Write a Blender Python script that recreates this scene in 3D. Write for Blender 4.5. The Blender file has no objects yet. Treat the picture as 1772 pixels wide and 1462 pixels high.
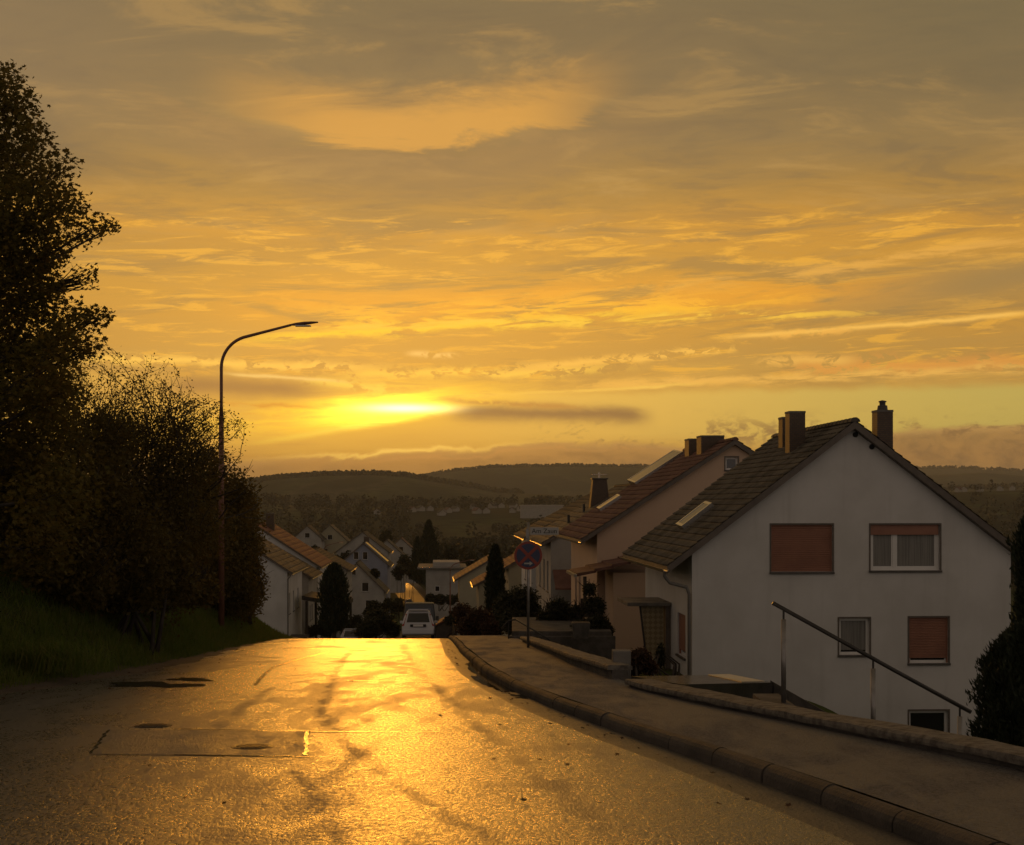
import bpy, bmesh, math, random
import numpy as np
from mathutils import Vector, Matrix
random.seed(7); RNG = np.random.default_rng(7)
SC = bpy.context.scene; COL = SC.collection
R = math.radians
F = 2400.0; CX = 886.0; HY = 870.0           # focal length in photo pixels, street axis column, eye level row

# ---------------------------------------------------------------- camera
cam_d = bpy.data.cameras.new('camera'); cam = bpy.data.objects.new('camera', cam_d); COL.objects.link(cam)
cam.rotation_euler = (R(90), 0, 0)
cam_d.sensor_fit = 'HORIZONTAL'; cam_d.sensor_width = 36.0; cam_d.lens = 36.0*F/1772.0
cam_d.shift_y = (HY-731.0)/1772.0
cam_d.clip_start = 0.1; cam_d.clip_end = 20000
SC.camera = cam
# ---------------------------------------------------------------- exposure and render
SC.view_settings.view_transform = 'Standard'; SC.view_settings.look = 'None'
SC.view_settings.exposure = 0.0; SC.view_settings.gamma = 1.0
SC.render.engine = 'CYCLES'
SC.cycles.use_denoising = True
SC.cycles.max_bounces = 6; SC.cycles.diffuse_bounces = 3; SC.cycles.glossy_bounces = 3
SC.cycles.transmission_bounces = 4; SC.cycles.volume_bounces = 0; SC.cycles.transparent_max_bounces = 6
SC.cycles.sample_clamp_indirect = 4.0

def lin(r, g, b):
    f = lambda c: (c/255/12.92) if c/255 <= .04045 else ((c/255+.055)/1.055)**2.4
    return (f(r), f(g), f(b), 1.0)

# ---------------------------------------------------------------- node helper
class NT:
    def __init__(s, nt): s.nt = nt; s.n = nt.nodes; s.l = nt.links
    def put(s, sock, v):
        if hasattr(v, 'is_output') or isinstance(v, bpy.types.NodeSocket): s.l.new(v, sock)
        else: sock.default_value = v
    def m(s, op, a, b=0.0, c=None, clamp=False):
        k = s.n.new('ShaderNodeMath'); k.operation = op; k.use_clamp = clamp
        s.put(k.inputs[0], a); s.put(k.inputs[1], b)
        if c is not None: s.put(k.inputs[2], c)
        return k.outputs[0]
    def add(s, a, b): return s.m('ADD', a, b)
    def sub(s, a, b): return s.m('SUBTRACT', a, b)
    def mul(s, a, b, clamp=False): return s.m('MULTIPLY', a, b, clamp=clamp)
    def div(s, a, b): return s.m('DIVIDE', a, b)
    def gauss(s, t): return s.m('EXPONENT', s.mul(s.mul(t, t), -1.0))
    def step(s, v, a, b):                     # smooth 0..1 while v runs a..b
        k = s.n.new('ShaderNodeMapRange'); k.interpolation_type = 'SMOOTHSTEP'
        s.put(k.inputs[0], v)
        if a <= b: k.inputs[1].default_value = a; k.inputs[2].default_value = b; return k.outputs[0]
        k.inputs[1].default_value = b; k.inputs[2].default_value = a
        k.inputs[3].default_value = 1; k.inputs[4].default_value = 0
        return k.outputs[0]
    def mix(s, f, a, b, mode='MIX'):
        k = s.n.new('ShaderNodeMix'); k.data_type = 'RGBA'; k.blend_type = mode; k.clamp_factor = True
        s.put(k.inputs[0], f); s.put(k.inputs[6], a); s.put(k.inputs[7], b)
        return k.outputs[2]
    def xyz(s, a, b, c):
        k = s.n.new('ShaderNodeCombineXYZ'); s.put(k.inputs[0], a); s.put(k.inputs[1], b); s.put(k.inputs[2], c)
        return k.outputs[0]
    def noise(s, vec, scale, detail=4, rough=.55, dist=0.0, dim='3D'):
        k = s.n.new('ShaderNodeTexNoise'); k.noise_dimensions = dim
        if vec is not None: s.l.new(vec, k.inputs['Vector'])
        k.inputs['Scale'].default_value = scale; k.inputs['Detail'].default_value = detail
        k.inputs['Roughness'].default_value = rough; k.inputs['Distortion'].default_value = dist
        return k.outputs[0]
    def ramp(s, f, stops):
        k = s.n.new('ShaderNodeValToRGB'); e = k.color_ramp.elements
        while len(e) < len(stops): e.new(0.5)
        for el, (p, c) in zip(e, stops): el.position = p; el.color = c
        s.put(k.inputs[0], f); return k.outputs[0]

# ---------------------------------------------------------------- world: evening sky with lit clouds, placed by direction
SUN_AZ, SUN_EL = R(-5.85), R(3.7)
SUN = Vector((math.sin(SUN_AZ)*math.cos(SUN_EL), math.cos(SUN_AZ)*math.cos(SUN_EL), math.sin(SUN_EL)))
def make_world():
    w = bpy.data.worlds.new('World'); SC.world = w; w.use_nodes = True
    T = NT(w.node_tree); T.n.clear()
    out = T.n.new('ShaderNodeOutputWorld'); bg = T.n.new('ShaderNodeBackground'); T.l.new(bg.outputs[0], out.inputs[0])
    tc = T.n.new('ShaderNodeTexCoord'); sp = T.n.new('ShaderNodeSeparateXYZ'); T.l.new(tc.outputs['Generated'], sp.inputs[0])
    dx, dy, dz = sp.outputs
    az = T.m('ARCTAN2', dx, dy)
    hz = T.m('SQRT', T.add(T.add(T.mul(dx, dx), T.mul(dy, dy)), 1e-4))
    X = T.m('MULTIPLY_ADD', az, F*1.02, CX)                          # degrees of azimuth and of height, in units of 1/2400 radian
    Y = T.m('MULTIPLY_ADD', T.div(dz, hz), -F, HY)
    zz = T.add(T.m('MAXIMUM', dz, 0.0), .085)
    cp = T.xyz(T.mul(T.div(dx, zz), .62), T.div(dy, zz), 0.0)        # where the ray meets the cloud deck
    lp = T.xyz(T.mul(X, .0016), T.m('MULTIPLY_ADD', X, .0005, T.mul(Y, .0125)), 0.0)                 # streaky coordinates for the low sky
    fp = T.xyz(T.mul(X, .011), T.mul(Y, .02), 3.0)                   # puffy coordinates for the cloud bank
    n_big = T.noise(cp, 1.1, 5, .6, .7)
    n_fine = T.noise(cp, 4.4, 6, .66, .6)
    n_str = T.noise(lp, 1.5, 5, .64, .8)
    n_str2 = T.noise(lp, 4.6, 6, .7, .5)
    n_puff = T.noise(fp, .8, 6, .62, .7)
    n_lump = T.noise(fp, 2.6, 5, .66, .5)
    c = lambda n, k=1.0: T.mul(T.sub(n, .5), k)
    Yw = T.add(Y, T.add(c(n_big, 110), T.add(c(n_str, 110), c(n_fine, 30))))        # warped height
    ys = [(-4000, (58, 54, 58)), (-1500, (84, 74, 66)), (-350, (112, 94, 64)), (0, (122, 103, 70)), (120, (131, 108, 71)), (250, (146, 116, 69)),
          (335, (168, 126, 58)), (400, (204, 144, 48)), (480, (200, 144, 50)), (560, (198, 142, 52)), (640, (184, 138, 64)), (690, (208, 160, 70)),
          (745, (220, 170, 72)), (800, (184, 132, 62)), (870, (146, 106, 60)), (1100, (70, 55, 40))]
    base = T.ramp(T.m('MULTIPLY_ADD', Yw, 1/5100, 4000/5100, clamp=True), [((y+4000)/5100, lin(*k)) for y, k in ys])
    # mottled upper deck
    up = T.step(Y, 520, 330)
    base = T.mix(T.mul(T.mul(T.step(n_big, .46, .62), up), .5), base, lin(112, 94, 66))
    base = T.mix(T.mul(T.mul(T.step(n_fine, .5, .66), T.step(Y, 640, 300)), .42), base, lin(190, 146, 78))
    base = T.mix(T.mul(T.mul(T.step(n_fine, .5, .34), up), .34), base, lin(104, 88, 66))
    base = T.mix(T.mul(T.step(X, 1050, 1800), T.mul(T.step(Y, 420, 40), .5)), base, lin(110, 97, 64))
    base = T.mix(T.mul(T.step(X, 420, -40), T.mul(T.step(Y, 420, 160), .45)), base, lin(140, 116, 84))
    # streaks through the golden middle of the sky
    midb = T.mul(T.step(Y, 350, 400), T.step(Y, 690, 640))
    base = T.mix(T.mul(T.mul(T.step(n_str, .5, .36), midb), .65), base, lin(156, 120, 64))
    base = T.mix(T.mul(T.mul(T.step(n_str2, .5, .64), midb), .62), base, lin(250, 180, 54))
    # golden flame-shaped cloud
    dX = T.sub(X, 690.0)
    lower = T.m('MULTIPLY_ADD', T.mul(dX, dX), -.00052, 262.0)
    t = T.sub(T.add(Y, T.add(c(n_fine, 150), c(n_big, 60))), lower)
    flame = T.mul(T.mul(T.step(t, 10, -16), T.step(t, -135, -45)), T.mul(T.step(X, 300, 600), T.step(X, 1130, 880)))
    base = T.mix(T.mul(flame, .85), base, lin(218, 156, 66))
    shade = T.mul(T.mul(T.step(t, 0, 22), T.step(t, 120, 45)), T.mul(T.step(X, 150, 420), T.step(X, 1250, 900)))
    base = T.mix(T.mul(shade, .55), base, lin(148, 114, 70))
    def band(x0, y0, a, b, s, xa, xb, xc, xd, warp, col, amt, nse, lo, hi, wn=None):
        nonlocal base
        d = T.sub(X, x0)
        line = T.add(T.m('MULTIPLY_ADD', d, a, y0), T.mul(T.mul(d, d), b))
        t = T.div(T.sub(T.add(Y, c(wn or n_puff, warp)), line), s)
        k = T.mul(T.gauss(t), T.mul(T.step(X, xa, xb), T.step(X, xd, xc)))
        if nse is not None: k = T.mul(k, T.step(nse, lo, hi))
        base = T.mix(T.mul(k, amt), base, col)
    # wide grey-gold streak, right, and gold bands above the sun
    band(1700, 508, -.09, 0, 36, 1230, 1500, 4000, 5000, 34, lin(158, 124, 70), .9, n_str, .2, .42)
    band(1000, 520, -.02, 0, 34, 300, 560, 1300, 1700, 40, lin(240, 160, 34), .8, n_str, .40, .52)
    band(640, 574, -.08, .00006, 9, 380, 520, 900, 1300, 44, lin(255, 206, 36), 1.0, n_str2, .40, .50)
    band(760, 548, -.05, .00003, 9, 460, 620, 1150, 1400, 60, lin(255, 190, 36), .95, n_str2, .43, .53)
    band(900, 528, -.03, .00003, 9, 480, 620, 1250, 1500, 50, lin(255, 180, 40), .9, n_str2, .44, .54)
    band(940, 556, -.02, .00001, 7, 430, 620, 1350, 1600, 50, lin(255, 200, 60), .9, n_str2, .45, .54)
    band(1500, 470, -.09, 0, 12, 1000, 1400, 4000, 5000, 30, lin(230, 168, 70), .8, n_str2, .40, .54)
    band(1500, 574, -.05, 0, 4, 1220, 1330, 1720, 1790, 14, lin(255, 194, 84), .95, n_str2, .34, .48)
    band(1400, 582, -.05, 0, 7, 1300, 1380, 1440, 1500, 30, lin(250, 182, 74), .8, n_lump, .42, .54)
    band(400, 634, .02, .00002, 8, 60, 240, 560, 720, 34, lin(255, 200, 84), 1.0, n_lump, .44, .50)
    band(760, 648, -.03, -.00002, 8, 560, 640, 940, 1150, 36, lin(255, 204, 76), 1.0, n_lump, .44, .50)
    band(1080, 622, -.08, 0, 7, 840, 960, 1240, 1300, 26, lin(250, 190, 80), 1.0, n_lump, .44, .50)
    band(590, 668, .09, 0, 9, 500, 550, 650, 690, 34, lin(255, 218, 90), 1.0, n_lump, .45, .52)
    band(750, 615, .0, 0, 5, 690, 720, 770, 800, 20, lin(252, 200, 110), .9, n_lump, .42, .5)
    band(1560, 640, .0, 0, 13, 1330, 1420, 4000, 5000, 40, lin(226, 150, 62), .85, n_lump, .44, .50)
    band(1400, 630, .0, 0, 7, 1300, 1340, 1450, 1500, 26, lin(240, 180, 80), .9, n_lump, .42, .5)
    band(1250, 660, -.02, 0, 8, 900, 1100, 4000, 5000, 34, lin(246, 186, 84), .85, n_str2, .40, .52)
    band(1000, 676, -.05, 0, 3, 700, 840, 1140, 1250, 14, lin(255, 206, 90), .8, n_str2, .36, .5)
    # clear yellow gap
    clear = T.mul(T.mul(T.step(T.add(Y, c(n_puff, 26)), 668, 688), T.step(Y, 790, 745)), T.step(X, 640, 950))
    base = T.mix(T.mul(clear, .85), base, T.mix(T.step(X, 900, 1800), lin(228, 186, 88), lin(200, 178, 88)))
    # sun glow behind thin cloud
    gx = T.sub(X, 640.0); gy = T.sub(Y, 712.0)
    q2 = lambda a_, sa, b_, sb: T.m('SQRT', T.add(T.mul(T.div(a_, sa), T.div(a_, sa)), T.mul(T.div(b_, sb), T.div(b_, sb))))
    base = T.mix(T.mul(T.gauss(q2(gx, 560, gy, 170)), .34), base, lin(255, 180, 36))
    cutm = T.step(T.add(T.m('MULTIPLY_ADD', T.sub(X, 560.0), .17, -754.0), T.add(Y, c(n_puff, 24))), 7, -9)
    gl = T.add(gy, T.add(T.mul(gx, .10), c(n_str2, 34)))                       # fan of lit streaks
    base = T.mix(T.mul(T.gauss(q2(T.add(gx, 40.0), 230, gl, 30)), T.mul(T.step(n_str2, .40, .52), .95)), base, (1.15, .66, .03, 1))
    base = T.mix(T.mul(T.mul(T.gauss(q2(gx, 170, gl, 26)), cutm), .95), base, (1.3, .74, .02, 1))
    band(560, 748, -.17, .0, 5, 400, 520, 620, 760, 14, (1.05, .66, .06, 1), .9, n_str2, .34, .46, n_str2)
    # dark lens clouds near the sun
    band(430, 674, .03, .00012, 17, 250, 340, 480, 600, 14, lin(150, 106, 56), .95, None, 0, 0)
    band(480, 655, .05, .00012, 3, 370, 420, 540, 620, 10, lin(255, 206, 110), .8, None, 0, 0)
    band(960, 716, .02, .00004, 13, 740, 830, 1090, 1150, 24, lin(132, 98, 60), .98, n_puff, .22, .4)
    band(880, 699, .05, 0, 5, 720, 790, 960, 1050, 22, lin(186, 128, 56), .85, n_lump, .3, .46)
    band(520, 706, .0, 0, 4, 330, 420, 600, 700, 26, lin(214, 138, 36), .8, n_str2, .42, .54)
    band(480, 722, .02, 0, 4, 330, 400, 520, 640, 26, lin(216, 150, 50), .7, n_str2, .42, .54)
    g3 = T.add(gy, T.add(T.mul(gx, .10), c(n_str2, 46)))
    base = T.mix(T.mul(T.gauss(q2(T.sub(gx, 10.0), 92, g3, 22)), cutm), base, (2.4, 1.55, .10, 1), 'ADD')
    base = T.mix(T.mul(T.gauss(q2(T.sub(gx, 60.0), 66, T.add(gy, 5.0), 7)), .9), base, (2.4, 2.2, 1.1, 1), 'ADD')
    # low cloud bank over the hills
    edge = T.add(T.m('MULTIPLY_ADD', T.gauss(T.div(T.sub(X, 1020.0), 300.0)), -32.0, 794.0), T.mul(T.step(X, 1350, 1600), -52.0))
    bt = T.sub(T.add(Y, c(n_puff, 40)), edge)
    bank = T.step(bt, -4, 9)
    bcol = T.mix(T.step(n_puff, .36, .62), lin(130, 96, 60), lin(180, 130, 70))
    bcol = T.mix(T.mul(T.step(n_lump, .40, .64), .4), bcol, lin(188, 136, 74))
    bcol = T.mix(T.mul(T.gauss(T.div(T.sub(bt, 6.0), 7.0)), .5), bcol, lin(206, 156, 88))
    bcol = T.mix(T.mul(T.gauss(T.div(gx, 330)), .4), bcol, lin(196, 134, 54))
    base = T.mix(T.mul(bank, .92), base, bcol)
    rim = T.mul(T.gauss(T.div(T.sub(bt, 1.0), 3.6)), T.gauss(T.div(T.sub(X, 690.0), 190.0)))
    base = T.mix(rim, base, (1.2, .72, .12, 1))
    rim2 = T.mul(T.gauss(T.div(T.sub(bt, 14.0), 2.6)), T.mul(T.step(X, 540, 700), T.step(X, 1300, 800)))
    base = T.mix(T.mul(rim2, .5), base, lin(214, 150, 76))
    # scraps of dark scud above the bank
    scud = T.mul(T.mul(T.step(T.add(T.mul(n_puff, .6), T.mul(n_lump, .4)), .49, .57), T.gauss(T.div(T.sub(Y, 752), 24))), T.mul(T.step(X, 860, 1080), .85))
    base = T.mix(scud, base, lin(134, 100, 60))
    # the sky away from the sun is dimmer and greyer
    ca = T.m('COSINE', T.sub(az, SUN_AZ))
    f = T.step(ca, .2, .95)
    away = T.mix(T.step(dz, .0, .8), lin(160, 144, 132), lin(116, 110, 108))
    away = T.mix(T.mul(T.step(n_big, .4, .65), .4), away, lin(124, 112, 101))
    base = T.mix(T.m('MAXIMUM', f, T.step(dz, .25, .95)), away, base)
    sky = T.n.new('ShaderNodeTexSky'); sky.sky_type = 'NISHITA'; sky.sun_disc = False
    sky.sun_elevation = SUN_EL; sky.sun_rotation = SUN_AZ; sky.dust_density = 3.0
    base = T.mix(.006, base, sky.outputs[0], 'ADD')
    T.l.new(base, bg.inputs[0]); bg.inputs[1].default_value = 1.0
make_world()

sun_d = bpy.data.lights.new('sun', 'SUN'); sun_d.energy = .42; sun_d.angle = R(5); sun_d.color = (1.0, .38, .04)
sun = bpy.data.objects.new('sun', sun_d); COL.objects.link(sun)
sun.rotation_euler = (-SUN).to_track_quat('-Z', 'Y').to_euler()

# ---------------------------------------------------------------- object helpers
def link(name, me, mat=None, parent=None, smooth=False):
    o = bpy.data.objects.new(name, me); COL.objects.link(o)
    if mat and not me.materials: me.materials.append(mat)
    if parent: o.parent = parent
    if smooth:
        me.polygons.foreach_set('use_smooth', [True]*len(me.polygons)); me.update()
    return o
def tag(o, label=None, cat=None, group=None, kind=None):
    for k, v in (('label', label), ('category', cat), ('group', group), ('kind', kind)):
        if v: o[k] = v
    return o
def empty(name, loc=(0, 0, 0), rz=0.0):
    o = bpy.data.objects.new(name, None); COL.objects.link(o); o.location = loc; o.rotation_euler = (0, 0, rz)
    o.empty_display_size = .2; return o
def kids(o): return [c for c in bpy.data.objects if c.parent == o]
CH = {}
def copy_tree(o, parent=None):
    c = o.copy(); COL.objects.link(c); c.parent = parent
    for ch in kids(o): copy_tree(ch, c)
    return c

class MB:
    def __init__(s): s.v = []; s.f = []
    def add(s, vs, fs):
        n = len(s.v); s.v += [tuple(p) for p in vs]; s.f += [tuple(n+i for i in f) for f in fs]; return s
    def box(s, x0, x1, y0, y1, z0, z1):
        return s.add([(x0,y0,z0),(x1,y0,z0),(x1,y1,z0),(x0,y1,z0),(x0,y0,z1),(x1,y0,z1),(x1,y1,z1),(x0,y1,z1)],
                     [(0,3,2,1),(4,5,6,7),(0,1,5,4),(1,2,6,5),(2,3,7,6),(3,0,4,7)])
    def hexa(s, lo, hi):                                   # two quads, bottom and top
        return s.add(list(lo)+list(hi), [(0,3,2,1),(4,5,6,7),(0,1,5,4),(1,2,6,5),(2,3,7,6),(3,0,4,7)])
    def prism(s, poly, y0, y1):                            # polygon in xz extruded along y (poly counter-clockwise seen from -y)
        n = len(poly)
        vs = [(x, y0, z) for x, z in poly]+[(x, y1, z) for x, z in poly]
        fs = [tuple(range(n)), tuple(range(2*n-1, n-1, -1))]
        fs += [(i, n+i, n+(i+1) % n, (i+1) % n) for i in range(n)]
        return s.add(vs, fs)
    def tube(s, pts, rad, seg=8, cap=True):
        pts = [Vector(p) for p in pts]; n = len(pts)
        rad = rad if hasattr(rad, '__len__') else [rad]*n
        vs = []; prev = None
        for i, p in enumerate(pts):
            d = (pts[min(i+1, n-1)]-pts[max(i-1, 0)]).normalized()
            if prev is None: prev = Vector((1, 0, 0)) if abs(d.x) < .8 else Vector((0, 1, 0))
            u = (prev-d*prev.dot(d)).normalized(); prev = u; w = d.cross(u)
            vs += [p+(u*math.cos(2*math.pi*k/seg)+w*math.sin(2*math.pi*k/seg))*rad[i] for k in range(seg)]
        fs = [(i*seg+k, i*seg+(k+1) % seg, (i+1)*seg+(k+1) % seg, (i+1)*seg+k) for i in range(n-1) for k in range(seg)]
        if cap: fs += [tuple(range(seg-1, -1, -1)), tuple((n-1)*seg+k for k in range(seg))]
        return s.add(vs, fs)
    def disc(s, c, r, axis, h, seg=28):                    # short cylinder
        c = Vector(c); a = Vector(axis).normalized()*h
        return s.tube([c, c+a], [r, r], seg)
    def mesh(s, name):
        me = bpy.data.meshes.new(name); me.from_pydata(s.v, [], s.f); me.update(); return me
    def build(s, name, mat, parent=None, smooth=False, bevel=0):
        o = link(name, s.mesh(name), mat, parent, smooth)
        if bevel:
            b = o.modifiers.new('bevel', 'BEVEL'); b.width = bevel; b.segments = 2; b.limit_method = 'ANGLE'
        return o
def fast_mesh(name, V, Fc, k):                             # numpy arrays: V (n,3), Fc (m,k)
    me = bpy.data.meshes.new(name); m = len(Fc)
    me.vertices.add(len(V)); me.vertices.foreach_set('co', np.asarray(V, np.float32).ravel())
    me.loops.add(m*k); me.loops.foreach_set('vertex_index', np.asarray(Fc, np.int32).ravel())
    me.polygons.add(m); me.polygons.foreach_set('loop_start', np.arange(m, dtype=np.int32)*k)
    me.polygons.foreach_set('loop_total', np.full(m, k, np.int32)); me.update(calc_edges=True); return me

# ---------------------------------------------------------------- materials
def mat(name, col, rough=.7, var=.25, scale=3.0, bump=0.0, bscale=40.0, metal=0.0, spec=.5, col2=None, stretch=None, rvar=0.0, detail=5, bdist=.02):
    m = bpy.data.materials.new(name); m.use_nodes = True; T = NT(m.node_tree); b = T.n['Principled BSDF']
    tc = T.n.new('ShaderNodeTexCoord'); vec = tc.outputs['Object']
    if stretch:
        mp = T.n.new('ShaderNodeMapping'); mp.inputs['Scale'].default_value = stretch; T.l.new(vec, mp.inputs[0]); vec = mp.outputs[0]
    n = T.noise(vec, scale, detail, .6)
    c = tuple(col)+(1,) if len(col) == 3 else col
    c2 = (tuple(col2)+(1,)) if col2 else tuple(v*(1-var) for v in c[:3])+(1,)
    T.l.new(T.mix(T.step(n, .35, .68), c, c2), b.inputs['Base Color'])
    b.inputs['Roughness'].default_value = rough; b.inputs['Metallic'].default_value = metal
    b.inputs['Specular IOR Level'].default_value = spec
    if rvar: T.l.new(T.m('MULTIPLY_ADD', T.sub(T.noise(vec, scale*2.3, 4), .5), rvar*2, rough, clamp=True), b.inputs['Roughness'])
    if bump:
        bp = T.n.new('ShaderNodeBump'); bp.inputs['Strength'].default_value = bump; bp.inputs['Distance'].default_value = bdist
        T.l.new(T.noise(vec, bscale, 4, .6), bp.inputs['Height']); T.l.new(bp.outputs[0], b.inputs['Normal'])
    return m
def leaf_mat(name, cols, trans=.35, scale=.8, rough=.55):
    m = bpy.data.materials.new(name); m.use_nodes = True; T = NT(m.node_tree); b = T.n['Principled BSDF']; out = T.n['Material Output']
    geo = T.n.new('ShaderNodeNewGeometry'); tc = T.n.new('ShaderNodeTexCoord')
    n = T.noise(tc.outputs['Object'], scale, 3, .6)
    k = T.add(T.mul(n, .6), T.mul(geo.outputs['Random Per Island'], .4))
    col = T.ramp(k, [(.25+.5*i/(len(cols)-1), tuple(c)+(1,)) for i, c in enumerate(cols)])
    T.l.new(col, b.inputs['Base Color']); b.inputs['Roughness'].default_value = rough; b.inputs['Specular IOR Level'].default_value = .25
    tr = T.n.new('ShaderNodeBsdfTranslucent'); T.l.new(col, tr.inputs[0])
    mx = T.n.new('ShaderNodeMixShader'); mx.inputs[0].default_value = trans
    T.l.new(b.outputs[0], mx.inputs[1]); T.l.new(tr.outputs[0], mx.inputs[2]); T.l.new(mx.outputs[0], out.inputs[0])
    return m
M = {}
M['stucco'] = mat('stucco_white', (.62, .60, .58), .9, .07, .5, .35, 55, col2=(.53, .51, .485), detail=8)
def weathered(m):
    T = NT(m.node_tree); b = T.n['Principled BSDF']; src = b.inputs['Base Color'].links[0].from_socket
    tc = T.n.new('ShaderNodeTexCoord'); mp = T.n.new('ShaderNodeMapping'); mp.inputs['Scale'].default_value = (3.2, 3.2, .22); T.l.new(tc.outputs['Object'], mp.inputs[0])
    st = T.step(T.noise(mp.outputs[0], 1.0, 6, .6), .52, .72); pa = T.step(T.noise(tc.outputs['Object'], .35, 6, .65), .46, .66)
    c = T.mix(T.mul(st, .22), src, (.38, .36, .33, 1)); c = T.mix(T.mul(pa, .16), c, (.42, .40, .38, 1))
    T.l.new(c, b.inputs['Base Color'])
weathered(M['stucco'])
M['stucco_old'] = mat('stucco_weathered', (.36, .335, .30), .9, .2, .6, .3, 40)
M['stucco_peach'] = mat('stucco_peach', (.58, .41, .29), .9, .08, .6, .25, 50)
M['stucco_cream'] = mat('stucco_cream', (.36, .32, .22), .9, .1, .6, .2, 50)
M['stucco_blue'] = mat('stucco_blue_grey', (.24, .25, .30), .9, .1, .6, .2, 50)
M['roof_brown'] = mat('roof_tile_grey_brown', (.125, .108, .086), .72, .5, 1.2, .5, 26, col2=(.045, .04, .033), rvar=.1, spec=.22)
M['roof_red'] = mat('roof_tile_red', (.23, .095, .06), .72, .4, 1.2, .4, 26, rvar=.1, spec=.22)
M['roof_plum'] = mat('roof_tile_maroon', (.17, .085, .065), .68, .4, 1.2, .4, 26, rvar=.1, spec=.22)
M['roof_dark'] = mat('roof_tile_dark', (.06, .052, .045), .72, .4, 1.2, .4, 26, rvar=.1, spec=.22)
M['verge'] = mat('verge_board', (.13, .105, .085), .6, .3, 3)
M['zinc'] = mat('zinc_gutter', (.45, .41, .36), .32, .3, 6, metal=.9)
M['pipe'] = mat('downpipe_paint', (.17, .155, .14), .5, .2, 5)
M['white'] = mat('white_plastic', (.68, .66, .63), .4, .05, 5)
M['glass'] = mat('window_glass', (.015, .015, .018), .05, .2, .4, spec=.9)
M['curtain'] = mat('net_curtain', (.24, .23, .21), .9, .35, 7, stretch=(4, 1, .08))
M['shutter'] = mat('shutter_brown', (.30, .135, .085), .6, .15, 2, .1, 20)
M['sill'] = mat('stone_sill', (.10, .09, .08), .6, .3, 6)
M['concrete'] = mat('concrete', (.18, .165, .145), .85, .4, 2.2, .5, 26, col2=(.10, .092, .08), detail=8)
M['coping'] = mat('coping_exposed_aggregate', (.20, .175, .145), .75, .55, 9, 1.0, 70, col2=(.07, .06, .05), detail=9)
M['wallside'] = mat('damp_retaining_wall', (.11, .095, .08), .85, .5, 3, .8, 30, detail=8)
M['steel'] = mat('galvanised_steel', (.30, .28, .26), .42, .25, 8, metal=.8)
M['dark_steel'] = mat('dark_steel', (.05, .045, .04), .45, .3, 6, metal=.3)
M['lamp_post'] = mat('lamp_post_paint', (.20, .085, .055), .5, .3, 3)
M['wood'] = mat('dark_wood', (.06, .045, .033), .7, .4, 3)
M['bark'] = mat('bark', (.05, .038, .028), .9, .5, 4, .8, 18)
M['black'] = mat('black_void', (.012, .011, .01), .8, .2, 4)
M['rubber'] = mat('rubber', (.015, .015, .015), .8, .2, 4)
M['panel'] = mat('solar_collector_glass', (.02, .022, .03), .12, .3, 1, spec=1.0)
M['flatroof'] = mat('wet_roofing_sheet', (.05, .045, .04), .16, .4, 1.5, .2, 12, rvar=.08)
M['lit'] = mat('sky_window_metal', (.5, .48, .45), .22, .1, 6, metal=.95)

def brick_mat(name, c1, c2, mortar):
    m = bpy.data.materials.new(name); m.use_nodes = True; T = NT(m.node_tree); b = T.n['Principled BSDF']
    tc = T.n.new('ShaderNodeTexCoord'); s = T.n.new('ShaderNodeSeparateXYZ'); T.l.new(tc.outputs['Object'], s.inputs[0])
    v = T.xyz(T.add(s.outputs[0], s.outputs[1]), s.outputs[2], 0.0)
    k = T.n.new('ShaderNodeTexBrick'); T.l.new(v, k.inputs[0]); k.inputs['Scale'].default_value = 4.2
    k.inputs['Color1'].default_value = c1+(1,); k.inputs['Color2'].default_value = c2+(1,); k.inputs['Mortar'].default_value = mortar+(1,)
    k.inputs['Mortar Size'].default_value = .03; T.l.new(k.outputs[0], b.inputs['Base Color']); b.inputs['Roughness'].default_value = .6
    bp = T.n.new('ShaderNodeBump'); bp.inputs['Strength'].default_value = .8; bp.inputs['Distance'].default_value = .02; bp.invert = True
    T.l.new(k.outputs[1], bp.inputs['Height']); T.l.new(bp.outputs[0], b.inputs['Normal']); return m
M['brick'] = brick_mat('chimney_brick', (.12, .075, .045), (.09, .055, .035), (.06, .05, .04))

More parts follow.
